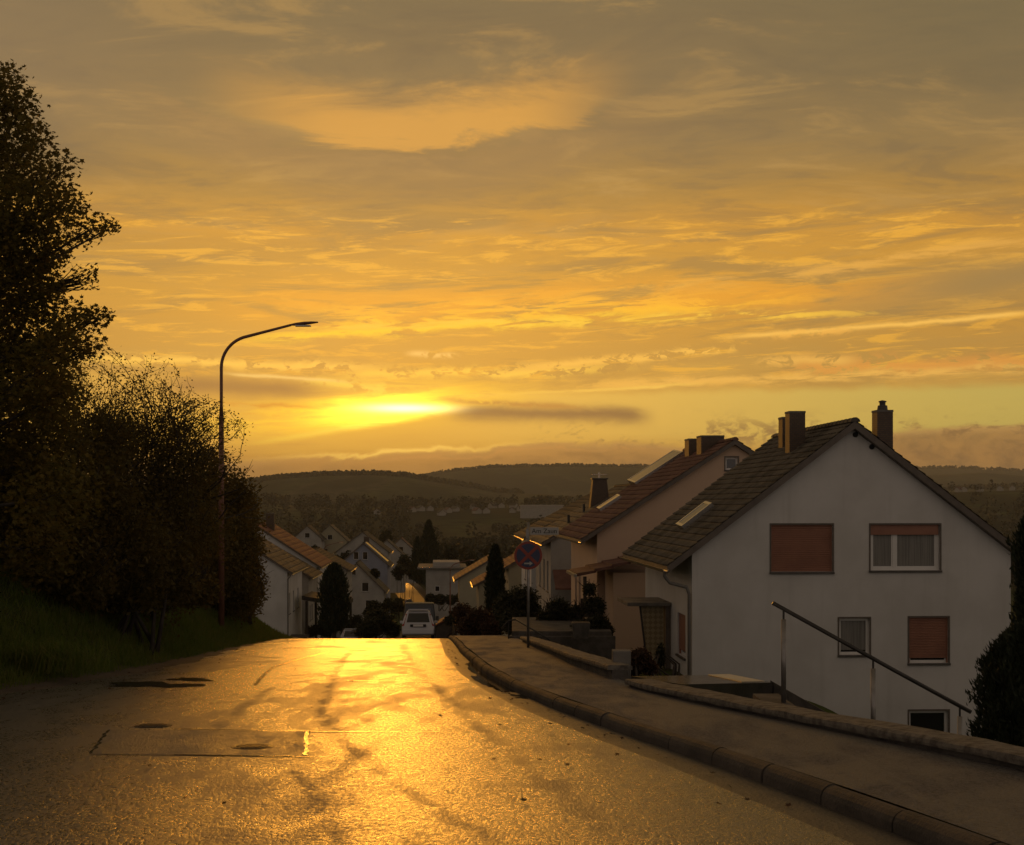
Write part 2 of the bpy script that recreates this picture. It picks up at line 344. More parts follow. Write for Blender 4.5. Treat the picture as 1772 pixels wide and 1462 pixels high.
def asphalt(name, base, dry, rlo, rhi, k, grain=1.0):
    m = bpy.data.materials.new(name); m.use_nodes = True; T = NT(m.node_tree); b = T.n['Principled BSDF']
    tc = T.n.new('ShaderNodeTexCoord'); ob = tc.outputs['Object']
    mp = T.n.new('ShaderNodeMapping'); mp.inputs['Scale'].default_value = (1.0, .30, 1); mp.inputs['Rotation'].default_value = (0, 0, R(8)); T.l.new(ob, mp.inputs[0])
    mq = T.n.new('ShaderNodeMapping'); mq.inputs['Scale'].default_value = (1.0, .45, 1); T.l.new(ob, mq.inputs[0])
    big = T.noise(mp.outputs[0], .7, 6, .64, .6); med = T.noise(mp.outputs[0], 3.1, 5, .62, .5)
    stone = T.noise(mq.outputs[0], 42, 3, .7); fine = T.noise(mq.outputs[0], 110, 2, .6)
    w = T.add(T.mul(big, .6), T.mul(med, .4))
    dryness = T.step(w, .46, .62)
    sx = T.n.new('ShaderNodeSeparateXYZ'); T.l.new(ob, sx.inputs[0])
    fard = T.mul(T.step(sx.outputs[1], 110, 150), T.m('MULTIPLY_ADD', T.step(sx.outputs[1], 390, 440), -.8, 1.0)); dryness = T.m('MAXIMUM', dryness, T.mul(fard, 2.0))          # the lower street has dried
    sp_ = T.step(T.add(T.mul(stone, .7), T.mul(fine, .3)), .40, .60)                  # single stones standing out of the water film
    c = T.mix(dryness, tuple(base)+(1,), tuple(dry)+(1,))
    c = T.mix(T.mul(sp_, .6*grain), c, tuple(v*2.1 for v in dry)+(1,))
    T.l.new(c, b.inputs['Base Color'])
    r = T.m('MULTIPLY_ADD', dryness, rhi-rlo, rlo)
    T.l.new(T.m('MULTIPLY_ADD', sp_, .20*grain, r, clamp=True), b.inputs['Roughness'])
    b.inputs['IOR'].default_value = 1.9
    T.l.new(T.mul(T.m('MULTIPLY_ADD', T.step(T.add(T.mul(stone, .6), T.mul(fine, .4)), .36, .62), .62*grain, .62-.40*grain), T.m('MULTIPLY_ADD', fard, -.85, 1.0)), b.inputs['Specular IOR Level'])
    h = T.add(T.add(T.mul(stone, .8), T.mul(fine, .3)), T.mul(T.noise(ob, 6, 4, .6), .9))
    bp = T.n.new('ShaderNodeBump'); bp.inputs['Distance'].default_value = .022*k; bp.inputs['Strength'].default_value = .8
    T.l.new(h, bp.inputs['Height']); T.l.new(bp.outputs[0], b.inputs['Normal']); return m
def track_fit(px):
    P = []
    for x, y in px:
        t = (y-HY)/F; Y = 3.0
        while -1.55-(.0979-2*1.55/57.5**2*57.5)*Y-1.55/57.5**2*Y*Y+t*Y < 0 and Y < 57: Y += .01
        P.append(((x-CX)/F*Y, Y))
    P = np.array(P); return np.polyfit(P[:, 1], P[:, 0], 2), P[:, 1].min(), P[:, 1].max()
TRACKS = [(track_fit([(560, 1235), (600, 1290), (650, 1325), (740, 1385), (870, 1465)]), .085), (track_fit([(505, 1330), (545, 1375), (590, 1455)]), .06), (track_fit([(610, 1125), (575, 1180), (556, 1240)]), .06), (track_fit([(700, 1115), (735, 1170), (830, 1260), (1060, 1440)]), .10), (track_fit([(470, 1190), (430, 1220), (330, 1300)]), .08)]
def add_tracks(m):
    """worn wheel tracks: drier, darker lines along the lane"""
    T = NT(m.node_tree); b = T.n['Principled BSDF']; tc = T.n.new('ShaderNodeTexCoord'); sx = T.n.new('ShaderNodeSeparateXYZ'); T.l.new(tc.outputs['Object'], sx.inputs[0])
    mp = T.n.new('ShaderNodeMapping'); mp.inputs['Scale'].default_value = (2.4, .8, 1); T.l.new(tc.outputs['Object'], mp.inputs[0]); n = T.noise(mp.outputs[0], 1.6, 5, .65)
    tot = None; x, y = sx.outputs[0], sx.outputs[1]
    for (co, y0, y1), w in TRACKS:
        d = T.sub(T.add(x, T.mul(T.sub(n, .5), .35)), T.add(T.add(T.mul(T.mul(y, y), float(co[0])), T.mul(y, float(co[1]))), float(co[2])))
        k = T.mul(T.gauss(T.div(d, w)), T.mul(T.step(y, y0-.4, y0+.3), T.step(y, y1+.5, y1-.3)))
        tot = k if tot is None else T.m('MAXIMUM', tot, k)
    tot = T.mul(tot, T.step(T.add(T.mul(n, .6), T.mul(T.noise(tc.outputs['Object'], 7, 5, .7), .4)), .38, .58))
    for nm, add in (('Roughness', .14), ('Specular IOR Level', -.08)):
        src = b.inputs[nm].links[0].from_socket; T.l.new(T.m('MULTIPLY_ADD', tot, add, src, clamp=True), b.inputs[nm])
M['road'] = asphalt('wet_asphalt', (.032, .029, .025), (.045, .039, .032), .20, .36, .85)
add_tracks(M['road'])
M['patch'] = asphalt('asphalt_patch', (.028, .026, .024), (.04, .036, .032), .30, .48, .8)
M['pave'] = asphalt('sidewalk_asphalt', (.062, .053, .044), (.027, .023, .020), .60, .86, 1.2, 1.0)
M['seam'] = mat('water_filled_seam', (.03, .028, .025), .18, .3, 8, .3, 30)
M['water'] = mat('puddle_water', (.01, .009, .008), .04, .1, 3, .04, 3, spec=.6)
M['kerb'] = mat('kerb_stone', (.085, .07, .057), .78, .4, 2.2, .9, 38, col2=(.042, .036, .031), detail=8)
M['gutter'] = mat('gutter_stones', (.07, .06, .05), .5, .5, 2.5, .8, 30, col2=(.05, .045, .04), rvar=.12)
M['iron'] = mat('cast_iron', (.06, .05, .042), .38, .4, 20, .6, 60, metal=.7)
M['grass_soil'] = mat('grass_soil', (.05, .06, .018), .95, .5, .8, .8, 8, col2=(.035, .035, .014))
M['dirt'] = mat('verge_dirt', (.075, .055, .038), .8, .5, 1.5, .8, 25)

# ---------------------------------------------------------------- the lie of the land
QA = 1.55/57.5**2; QB = .0979-2*QA*57.5
_py = [80, 90, 130, 180, 250, 330, 420, 520, 700, 1000, 1500, 9000]
_pz = [0, -9.25, -14.0, -18.6, -22.6, -24.6, -25.6, -27.2, -31, -34, -34, -34]
_pz[0] = -1.55-QB*80-QA*6400
_gy = np.linspace(-100, 1500, 3201)
_gz = np.where(_gy < 80, -1.55-QB*np.maximum(_gy, -40)-QA*np.maximum(_gy, -40)**2*np.sign(np.maximum(_gy, -40)), np.interp(_gy, _py, _pz))
_k = np.exp(-np.linspace(-2, 2, 81)**2); _k /= _k.sum()
_sm = np.convolve(np.pad(_gz, 40, mode='edge'), _k, 'valid')
_bl = np.clip((_gy-85)/40, 0, 1); _gz = _gz*(1-_bl)+_sm*_bl
def zr(y): return float(np.interp(y, _gy, _gz))
def zrv(y): return np.interp(y, _gy, _gz)
def at(x, y, Y): return Vector(((x-CX)/F*Y, Y, -(y-HY)/F*Y))
KP = np.array([(-12, 6.3), (0, 3.86), (8.2, 2.22), (9.45, 1.96), (11.1, 1.60), (13, 1.12), (15.8, .5), (18.7, 0), (22.7, -.5), (31, -1.15), (40, -1.68), (50.7, -2.3),
               (74, -3.4), (130, -6.6), (180, -9.3), (250, -13.2), (330, -19.3), (420, -29.5), (520, -42), (620, -60)])
WP = np.array([(-12, 8.3), (0, 5.86), (9.7, 3.6), (11, 3.2), (12.6, 2.7), (14.7, 2.1), (17.6, 1.42), (19, 1.32), (23, .92), (31.5, .42), (39.4, .05), (50.7, -.45), (74, -1.55), (130, -4.6), (180, -7.3), (250, -11.2),
               (330, -17.3), (420, -27.5), (520, -40), (620, -58)])
LP = np.array([(-12, -9), (0, -8.2), (10, -7.4), (18.3, -6.8), (20, -6.6), (21.8, -6.45), (24.3, -6.35), (29, -6.5), (41, -7.4), (50.7, -8.5), (60, -9.2), (74, -9.9), (130, -12.6), (180, -15.2), (250, -19.2),
               (330, -25.4), (420, -35.8), (520, -48.5), (620, -67)])
def curve(P):
    g = np.linspace(-12, 620, 6321); v = np.interp(g, P[:, 0], P[:, 1])
    k = np.exp(-np.linspace(-2, 2, 31)**2); k /= k.sum()
    s = np.convolve(np.pad(v, 15, mode='reflect', reflect_type='odd'), k, 'valid'); return g, s
_CK, _CW, _CL = curve(KP), curve(WP), curve(LP)
Xk = lambda y: np.interp(y, *_CK); Xw = lambda y: np.interp(y, *_CW); Xl = lambda y: np.interp(y, *_CL)
def ss(a, b, v): t = np.clip((v-a)/(b-a), 0, 1); return t*t*(3-2*t)
def wob(x, y, s, seed=0.0):
    return (np.sin(x*s+1.3+seed)*np.cos(y*s*.83+seed*2)+.5*np.sin(x*s*2.3+y*s*1.7+seed)+.3*np.sin(x*s*4.1-y*s*3.3+2+seed))/1.8
RIDGES = [  # distance, rise from, [(column, row of the skyline)]
    (1500, 800, [(-1500, 876), (300, 876), (470, 874), (600, 876), (760, 880), (900, 878), (1100, 874), (1500, 862), (1640, 852), (1772, 848), (3200, 846)]),
    (2600, 1500, [(-1500, 836), (300, 842), (430, 836), (480, 829), (560, 823), (640, 822), (700, 825), (780, 838), (860, 852), (1000, 858), (1500, 856), (1640, 848), (1772, 843), (3200, 840)]),
    (4200, 2700, [(-1500, 838), (500, 840), (700, 832), (780, 817), (850, 810), (960, 808), (1100, 809), (1250, 813), (1500, 822), (1620, 822), (1700, 818), (1772, 824), (3200, 828)]),
    (5600, 4300, [(-1500, 836), (1300, 832), (1560, 812), (1650, 810), (1720, 813), (1800, 818), (3200, 828)])]
def terrain(x, y):
    x = np.asarray(x, float); y = np.asarray(y, float)
    z = zrv(y)-.06
    yy = np.clip(y, -12, 620)
    # left bank: rises from the road edge, dies away where the hill drops
    d = Xl(yy)-x
    amp = 1.75*(1-ss(52, 72, y))*ss(4, 16, y+2)+.3
    z = z+np.where(d > -.3, amp*ss(-.1, 3.4, d)+.35*ss(3, 16, d)*(1-ss(50, 75, y)), 0)+np.where(d > 0, .06*wob(x, y, 1.6)*ss(.3, 1.5, d), 0)
    # right: gardens lie lower than the footpath along the wall
    e = x-Xw(yy)
    drop = np.interp(y, [-12, 6, 16, 20, 32, 37, 40, 48, 60, 620], [3.5, 3.5, 3.5, 2.2, 1.0, .95, .75, .5, .3, .2])
    z = z-np.where(e > 0.2, drop*ss(.2, .5, e)+np.interp(y, [20, 36, 46, 60], [0, 2.6, 1.0, .2])*ss(6, 10, e), 0)
    far = ss(120, 420, y)
    z = z+far*2.0*wob(x, y, .012)*ss(8, 40, np.abs(x-(Xl(yy)+Xk(yy))/2))
    # street level only near the street; the ridges beyond
    col = CX+F*x/np.maximum(y, 1.0)
    for Yp, Y0, pts in RIDGES:
        px, py = zip(*pts)
        h = (HY-np.interp(col, px, py))/F*Yp
        t = ss(Y0, Yp, y)*(1-.55*ss(Yp, Yp*1.5, y))
        base = -34+0*y
        cand = base+(h-base)*t+(Yp/2600)*3*wob(x, y, .009)*ss(Y0, Yp*.8, y)*(1-ss(Yp*.85, Yp, y))
        z = np.where(y > Y0, np.maximum(z, cand), z)
    return z
def tz(x, y): return float(terrain(np.array([x]), np.array([y]))[0])

def build_ground():
    rows = np.concatenate([np.arange(-12, 8, 1.0), np.arange(8, 62, .45), np.arange(62, 140, 1.6), np.geomspace(140, 6400, 130)])
    s = np.concatenate([np.linspace(-1.5, -.75, 40, endpoint=False), np.linspace(-.75, .75, 420), np.linspace(.75, 1.5, 41)[1:]])
    YY = np.repeat(rows[:, None], len(s), 1); XX = (YY+26)*s[None, :]
    ZZ = terrain(XX, YY)
    V = np.stack([XX, YY, ZZ], -1).reshape(-1, 3); n, m = XX.shape
    i = (np.arange(n-1)[:, None]*m+np.arange(m-1)[None, :]).ravel()
    Fc = np.stack([i, i+1, i+m+1, i+m], 1)
    me = fast_mesh('ground', V, Fc, 4)
    g = bpy.data.materials.new('land'); g.use_nodes = True; T = NT(g.node_tree); b = T.n['Principled BSDF']
    tc = T.n.new('ShaderNodeTexCoord'); ob = tc.outputs['Object']
    near = T.mix(T.step(T.noise(ob, 1.4, 6, .65), .38, .66), (.06, .085, .018, 1), (.05, .05, .018, 1))
    mp = T.n.new('ShaderNodeMapping'); mp.inputs['Scale'].default_value = (.006, .0016, 0); T.l.new(ob, mp.inputs[0])
    field = T.noise(mp.outputs[0], 1.0, 2, .4)
    fcol = T.ramp(field, [(.40, (.022, .026, .012, 1)), (.47, (.03, .036, .016, 1)), (.54, (.07, .085, .03, 1)), (.58, (.10, .085, .05, 1)), (.63, (.03, .035, .016, 1))])
    wood = T.noise(ob, .045, 5, .75)
    fcol = T.mix(T.step(wood, .4, .62), fcol, (.018, .02, .01, 1))
    cd = T.n.new('ShaderNodeSeparateXYZ'); T.l.new(ob, cd.inputs[0])
    T.l.new(T.mix(T.step(cd.outputs[1], 200, 500), near, fcol), b.inputs['Base Color']); b.inputs['Roughness'].default_value = 1; b.inputs['Specular IOR Level'].default_value = .1
    bp = T.n.new('ShaderNodeBump'); bp.inputs['Strength'].default_value = .8; bp.inputs['Distance'].default_value = .05
    T.l.new(T.noise(ob, 14, 5, .7), bp.inputs['Height']); T.l.new(bp.outputs[0], b.inputs['Normal'])
    tag(link('ground', me, g, smooth=True), kind='structure')
build_ground()

def stations(y0, y1):
    a = [y0]
    while a[-1] < y1: a.append(a[-1]+max(.22, min(6, .02*abs(a[-1])+.1)))
    a[-1] = y1; return np.array(a)
def normal(fn, y):
    d = (float(fn(y+.3))-float(fn(y-.3)))/.6; l = math.hypot(d, 1); return (1/l, -d/l)        # pointing right of the way
def sheet(name, mt, y0, y1, f0, f1, dz, n=2, fz=None, **kw):
    st = stations(y0, y1); V = []
    for y in st:
        a, b = float(f0(y)), float(f1(y))
        for j in range(n): V.append((a+(b-a)*j/(n-1), y, zr(y)+(dz if not callable(dz) else dz(y, j/(n-1)))))
    Fc = [(i*n+j, i*n+j+1, (i+1)*n+j+1, (i+1)*n+j) for i in range(len(st)-1) for j in range(n-1)]
    me = bpy.data.meshes.new(name); me.from_pydata(V, [], Fc); me.update()
    return link(name, me, mt, smooth=True)
edge_w = lambda y: Xl(y)+.12*math.sin(y*1.7)+.07*math.sin(y*4.3)
tag(sheet('road', M['road'], -12, 620, lambda y: Xl(y)-.5, lambda y: Xk(y)-.1, 0.0, 9), kind='structure')
tag(sheet('verge', M['dirt'], -12, 66, lambda y: Xl(y)-1.0, lambda y: edge_w(y)+.25+.35*math.exp(-((y-24)/7)**2), lambda y, t: .075*(1-t)**1.5*1.6+.006-.02*t, 5), kind='structure')

def sweep(name, mt, y0, y1, fn, prof, ys=None, zf=None):
    """profile [(offset to the right, height)] swept along the curve fn"""
    st = stations(y0, y1) if ys is None else ys; V = []; n = len(prof)
    for y in st:
        nx, ny = normal(fn, y); x = float(fn(y)); z = zr(y) if zf is None else zf(y)
        for o, h in prof: V.append((x+nx*o, y+ny*o, z+h))
    Fc = [(i*n+j, i*n+j+1, (i+1)*n+j+1, (i+1)*n+j) for i in range(len(st)-1) for j in range(n-1)]
    return V, Fc
# gutter strip, kerb stones with joints, footpath
V, Fc = sweep('gutter', None, -12, 300, Xk, [(-.36, .004), (-.34, .008), (-.02, .006), (.02, .0)])
me = bpy.data.meshes.new('gutter'); me.from_pydata(V, [], Fc); tag(link('gutter', me, M['gutter'], smooth=True), kind='structure')
def build_kerb():
    mb = MB(); prof = [(0, -.05), (0, .05)]+[(.085-.085*math.cos(a), .05+.085*math.sin(a)) for a in np.linspace(.2, math.pi-.3, 8)]+[(.17, .10), (.17, -.05)]
    y = -11.5
    while y < 560:
        L = .97 if y < 60 else 3.9
        low = 0
        ys = np.linspace(y+.006, y+L-.006, 4 if y < 60 else 3)
        j = random.uniform(-.006, .006); dz = random.uniform(-.006, .006)
        V, Fc = sweep('', None, 0, 0, lambda t: Xk(t)+j, [(o, h+dz) for o, h in prof], ys)
        n = len(prof); Fc = list(Fc)+[tuple(range(n))[::-1], tuple((len(ys)-1)*n+k for k in range(n))]
        mb.add(V, Fc); y += L+.012
    o = mb.build('kerb', M['kerb']); tag(o, kind='structure')
build_kerb()
tag(sheet('sidewalk', M['pave'], -12, 560, lambda y: Xk(y)+.16, lambda y: Xw(y)+.15, lambda y, t: .118+.02*t+.006*math.sin(y*.9+3*t), 6), kind='structure')

# retaining wall with coping in two runs, gate gap between
def coping_wall(y0, y1, label, h0, h1, width):
    root = empty('low_wall', (float(Xw(y0)), y0, zr(y0)+.1))
    ys = np.linspace(y0, y1, max(6, int((y1-y0)/.35)))
    hh = lambda y: h0+(h1-h0)*(y-y0)/(y1-y0)
    for nm, pr, mt in (('wall_body', [(.06, -.4), (.06, -.06), (width-.06, -.06), (width-.06, -4.0)], M['wallside']),
                       ('coping', [(0, -.06), (-.006, -.03), (.0, .0), (.03, .012), (width-.03, .012), (width, 0), (width, -.06)], M['coping'])):
        V = []; n = len(pr)
        for y in ys:
            nx, ny = normal(Xw, y); x = float(Xw(y)); z = zr(y)+.12+hh(y)
            for o, h in pr:
                jit = random.uniform(-.007, .007) if nm == 'coping' else 0
                V.append((x+nx*o, y+ny*o, z+h+jit))
        Fc = [(i*n+j, i*n+j+1, (i+1)*n+j+1, (i+1)*n+j) for i in range(len(ys)-1) for j in range(n-1)]
        Fc += [tuple(range(n))[::-1], tuple((len(ys)-1)*n+k for k in range(n))]
        if nm == 'coping': Fc += [(i*n+n-1, i*n, (i+1)*n, (i+1)*n+n-1) for i in range(len(ys)-1)]
        me = bpy.data.meshes.new(nm); me.from_pydata(V, [], Fc); me.update()
        o = link(nm, me, mt); o.parent = root; o.matrix_parent_inverse = Matrix.Translation(root.location).inverted()
    tag(root, label, 'wall', 'low walls along the footpath'); return root
coping_wall(-8, 17.7, 'long low retaining wall with rough stone coping below the steel handrail', .17, .10, .34)
coping_wall(19.0, 36.0, 'short low wall with stone coping leading down to the no stopping sign', .20, .14, .34)

# ---------------------------------------------------------------- houses
YAW = math.atan(.0525)
def roof_slope(hw, L0, L1, e, z_eave_wall, pitch, side, rows, step, lip=.034, wave=.020):
    """courses of tiles on one slope; side -1 left, +1 right; the slope runs from x = +-(hw+e) up to x = 0"""
    tanp = math.tan(pitch); cosp, sinp = math.cos(pitch), math.sin(pitch)
    run = hw+e; sl = run/cosp; nl = (-side*-sinp, cosp)
    cols = max(2, int((L1-L0)/step)); ys = np.linspace(L0, L1, cols+1)
    mb = MB(); z0 = z_eave_wall-e*tanp
    for r in range(rows):
        a = sl*r/rows; b = sl*min(1, (r+1.12)/rows)
        V = []
        for i, y in enumerate(ys):
            w = wave*math.sin(i*math.pi/2)+random.uniform(-.004, .004)
            ra = a-random.uniform(0, .022)
            for s_, n_ in ((ra, .0+w), (ra, lip+w), (b, .005)):
                x = side*(run-s_*cosp)+side*sinp*n_; z = z0+s_*sinp+cosp*n_
                V.append((x, y, z+.17/cosp))
        Fc = [(3*i+j, 3*i+j+1, 3*(i+1)+j+1, 3*(i+1)+j) for i in range(cols) for j in range(2)]
        if side > 0: Fc = [f[::-1] for f in Fc]
        mb.add(V, Fc)
    return mb
def cut(o, boxes):
    if not boxes: return o
    c = MB()
    for b in boxes: c.box(*b)
    co = c.build('cutter', None); md = o.modifiers.new('b', 'BOOLEAN'); md.object = co; md.solver = 'EXACT'
    co.parent = o.parent
    bpy.context.view_layer.update()
    me = bpy.data.meshes.new_from_object(o.evaluated_get(bpy.context.evaluated_depsgraph_get()))
    o.modifiers.clear(); o.data = me; cm = co.data
    bpy.data.objects.remove(co); bpy.data.meshes.remove(cm); return o
def gable_house(name, label, cx, Y, zb, hw, L, he, pitch, wall_m, roof_m, group=None, e=.7, v=.25, rows=14, step=.09, holes=(), gutter=True, yaw=YAW, lower=0.0, cat='house', attach=None):
    root = empty(name, (cx, Y, zb), yaw); tanp = math.tan(pitch); hr = he+hw*tanp
    if attach: root.parent = attach
    else: tag(root, label, cat, group)
    w = MB().prism([(-hw, lower), (hw, lower), (hw, he), (0, hr), (-hw, he)], 0, L).build('wall', wall_m, root)
    cut(w, holes)
    base = MB()                                              # timber deck and verge boards under the tiles
    roof = None
    for s in (-1, 1):
        mb = roof_slope(hw, -v, L+v, e, he, pitch, s, rows, step)
        t = .17
        x1, z1 = s*(hw+e), he-e*tanp
        q = [(x1, z1+.005), (0, hr+.005), (0, hr+t/math.cos(pitch)), (x1, z1+t/math.cos(pitch))]
        if s > 0: q = q[::-1]
        base.prism(q[::-1], -v+.02, L+v-.02)
        if roof is None: roof = mb
        else: roof.add(mb.v, mb.f)
    rc = []                                                  # ridge tiles
    n = int((L+2*v)/.36)
    for i in range(n):
        y0 = -v+i*(L+2*v)/n; y1 = y0+(L+2*v)/n+.03
        zt = hr+.17/math.cos(pitch)
        ring = lambda y, k: [(math.cos(a)*.13*k, y, zt-.03+.12*math.sin(a)*k) for a in np.linspace(0, math.pi, 6)]
        roof.add(ring(y0, 1.08)+ring(y1, .95), [(j, j+1, 7+j, 6+j) for j in range(5)]+[tuple(range(6))[::-1], tuple(range(6, 12))])
    ro = roof.build('roof', roof_m, root); base.build('verge_board', M['verge'], ro)
    if gutter:
        for s in (-1, 1):
            g = MB(); x = s*(hw+e+.05); z = he-e*tanp+.12
            pr = [(math.cos(a)*.075, math.sin(a)*.075) for a in np.linspace(math.pi, 2*math.pi, 7)]
            pr += [(a*.8, b*.8) for a, b in pr[::-1]]
            g.add([(x+a, -v-.03, z+b) for a, b in pr]+[(x+a, L+v, z+b) for a, b in pr],
                  [(i, (i+1) % 14, 14+(i+1) % 14, 14+i) for i in range(14)]+[tuple(range(14))[::-1], tuple(range(14, 28))])
            g.build('gutter', M['zinc'], ro)
    return root, hr
def window(root, x0, x1, z0, z1, face='front', off=0.0, kind='plain', split=None, sill=True, detail=True, painted_shade_edge=None):
    """a window in a hole: frame (part) with pane, sill, shutter, curtain as sub-parts"""
    w, h = x1-x0, z1-z0; f = .07 if detail else .06; dp = .11
    mb = MB(); mb.box(0, w, dp, dp+.06, 0, f); mb.box(0, w, dp, dp+.06, h-f, h); mb.box(0, f, dp, dp+.06, f, h-f); mb.box(w-f, w, dp, dp+.06, f, h-f)
    if split:
        sx = w*split; mb.box(sx-.045, sx+.045, dp-.005, dp+.06, f, h-f)
        for a, b in ((f, sx-.045), (sx+.045, w-f)):
            mb.box(a, a+.04, dp+.01, dp+.05, f, h-f); mb.box(b-.04, b, dp+.01, dp+.05, f, h-f); mb.box(a+.04, b-.04, dp+.01, dp+.05, f, f+.04); mb.box(a+.04, b-.04, dp+.01, dp+.05, h-f-.04, h-f)
    fr = mb.build('window', M['white'], root)
    if face == 'front': fr.location = (x0, off, z0)
    elif face == 'left': fr.location = (off, x1, z0); fr.rotation_euler = (0, 0, -math.pi/2)
    elif face == 'right': fr.location = (off, x0, z0); fr.rotation_euler = (0, 0, math.pi/2)
    MB().box(f, w-f, dp+.03, dp+.036, f, h-f).build('pane', M['glass'], fr)
    if kind == 'closed' or kind == 'roll':
        n = int(h/.05); s = MB(); top = h; bot = .0 if kind == 'closed' else .13
        for i in range(n):
            z = bot+(h-bot)*i/n; d = (h-bot)/n
            s.add([(.03, .075, z), (w-.03, .075, z), (w-.03, .062, z+d*.25), (.03, .062, z+d*.25), (w-.03, .062, z+d*.8), (.03, .062, z+d*.8), (w-.03, .075, z+d), (.03, .075, z+d)],
                  [(0, 1, 2, 3), (3, 2, 4, 5), (5, 4, 6, 7)])
        s.box(.0, .03, .05, .1, 0, h); s.box(w-.03, w, .05, .1, 0, h)
        s.build('shutter', M['shutter'], fr)
    if kind == 'half':
        MB().box(.02, w-.02, .055, .085, h*.78, h).build('shutter', M['shutter'], fr)
    if kind in ('half', 'curtain'):
        c = MB(); n = 44; xs = np.linspace(f, w-f, n)
        V = []
        for i, x in enumerate(xs):
            o = .018*math.sin(i*1.9)+.008*math.sin(i*4.7)
            V += [(x, dp+.026+o*.0-.004*(i % 2), f+.05), (x, dp+.026-.004*(i % 2), h-f)]
        # folds hang just behind the clear glass plane
        fr.children[0].hide_render = False
        c.add([(x, y+.0, z) for x, y, z in V], [(2*i, 2*i+2, 2*i+3, 2*i+1) for i in range(n-1)])
        c.build('curtain', M['curtain'], fr)
    if detail and face == 'front':  # dark strips added to paint the shadow outline around the opening
        sr = MB(); t_ = .045; sr.box(-t_, 0, -.012, .03, -.0, h+t_); sr.box(w, w+t_, -.012, .03, 0, h+t_); sr.box(0, w, -.012, .03, h, h+t_); sr.build('painted_shade_edge', M['verge'], fr)
    if sill: MB().box(-.05, w+.05, -.06, .10, -.06, -.004).build('sill', M['sill'], fr)
    return fr
def hole(x0, x1, z0, z1): return (x0, x1, -.2, .24, z0, z1)

# --- main white house
ZB = -8.2; HW = 4.43; P1 = R(37.4); ridge_wall = 2.02-ZB; HE = ridge_wall-HW*math.tan(P1)
cx0 = (1475-CX)/F*38
def lx(px): return (px-1475)/F*38.0
def lz(py): return -(py-HY)/F*38.0-ZB
WIN = [(1333, 1440, 908, 989, 'closed', None), (1507, 1629, 908, 987, 'half', .36), (1452, 1505, 1070, 1133, 'curtain', None), (1575, 1644, 1069, 1148, 'roll', None), (1575, 1644, 1231, 1300, 'dark', None)]
house, hr = gable_house('white_house', 'large white rendered house with brown shutters on the gable facing the handrail', cx0, 38, ZB, HW, 8.55, HE, P1, M['stucco'], M['roof_brown'], e=.72, v=.28, rows=24, step=.075,
                        holes=[hole(lx(a), lx(b), lz(d), lz(c)) for a, b, c, d, k, s in WIN]+[(-HW-.2, -HW+.24, 1.0, 2.3, 3.85, 5.05)])
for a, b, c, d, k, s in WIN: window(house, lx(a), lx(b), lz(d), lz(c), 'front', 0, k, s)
window(house, 1.0, 2.3, 3.85, 5.05, 'left', -HW, 'roll')
def chimney(root, hr, pitch, x, y, w, top, depth=None, pots=False, name='chimney', cap=True):
    d = depth or w; zr_ = hr-abs(x)*math.tan(pitch)-.35
    c = MB().box(x-w/2, x+w/2, y-d/2, y+d/2, zr_, top-.06)
    o = c.build(name, M['brick'], root)
    if cap: MB().box(x-w/2-.012, x+w/2+.012, y-d/2-.012, y+d/2+.012, top-.06, top).build('chimney_cap', M['concrete'], o)
    MB().box(x-w/2-.06, x+w/2+.06, y-d/2-.06, y+d/2+.06, zr_+.1, zr_+.52 if abs(x) < .6 else zr_+.4).build('flashing', M['zinc'], o) if False else None
    if pots:
        p = MB(); p.tube([(x, y, top), (x, y, top+.14), (x, y, top+.15), (x, y, top+.24)], [.16, .14, .09, .09], 12); p.tube([(x, y, top+.24), (x, y, top+.27), (x, y, top+.3)], [.12, .12, .02], 12)
        p.build('chimney_pot', M['dark_steel'], o)
    return o
def tolocal(px, py, Y, cx, Y0, zb):
    w = at(px, py, Y)-Vector((cx, Y0, zb)); c, s = math.cos(-YAW), math.sin(-YAW)
    return (w.x*c-w.y*s, w.x*s+w.y*c, w.z)
for px, Y, topy, pots in ((1376, 40.9, 712, False), (1363.5, 43.1, 722, False), (1527, 41.0, 710, True)):
    l = tolocal(px, topy, Y, cx0, 38, ZB); chimney(house, hr, P1, l[0], l[1], .47, l[2], .5, pots)
for px, py in ((1480, 752), (1509, 773)):
    m = MB(); m.disc((lx(px), -.03, lz(py)), .075, (0, 1, 0), .06, 14); m.build('vent', M['black'], house)
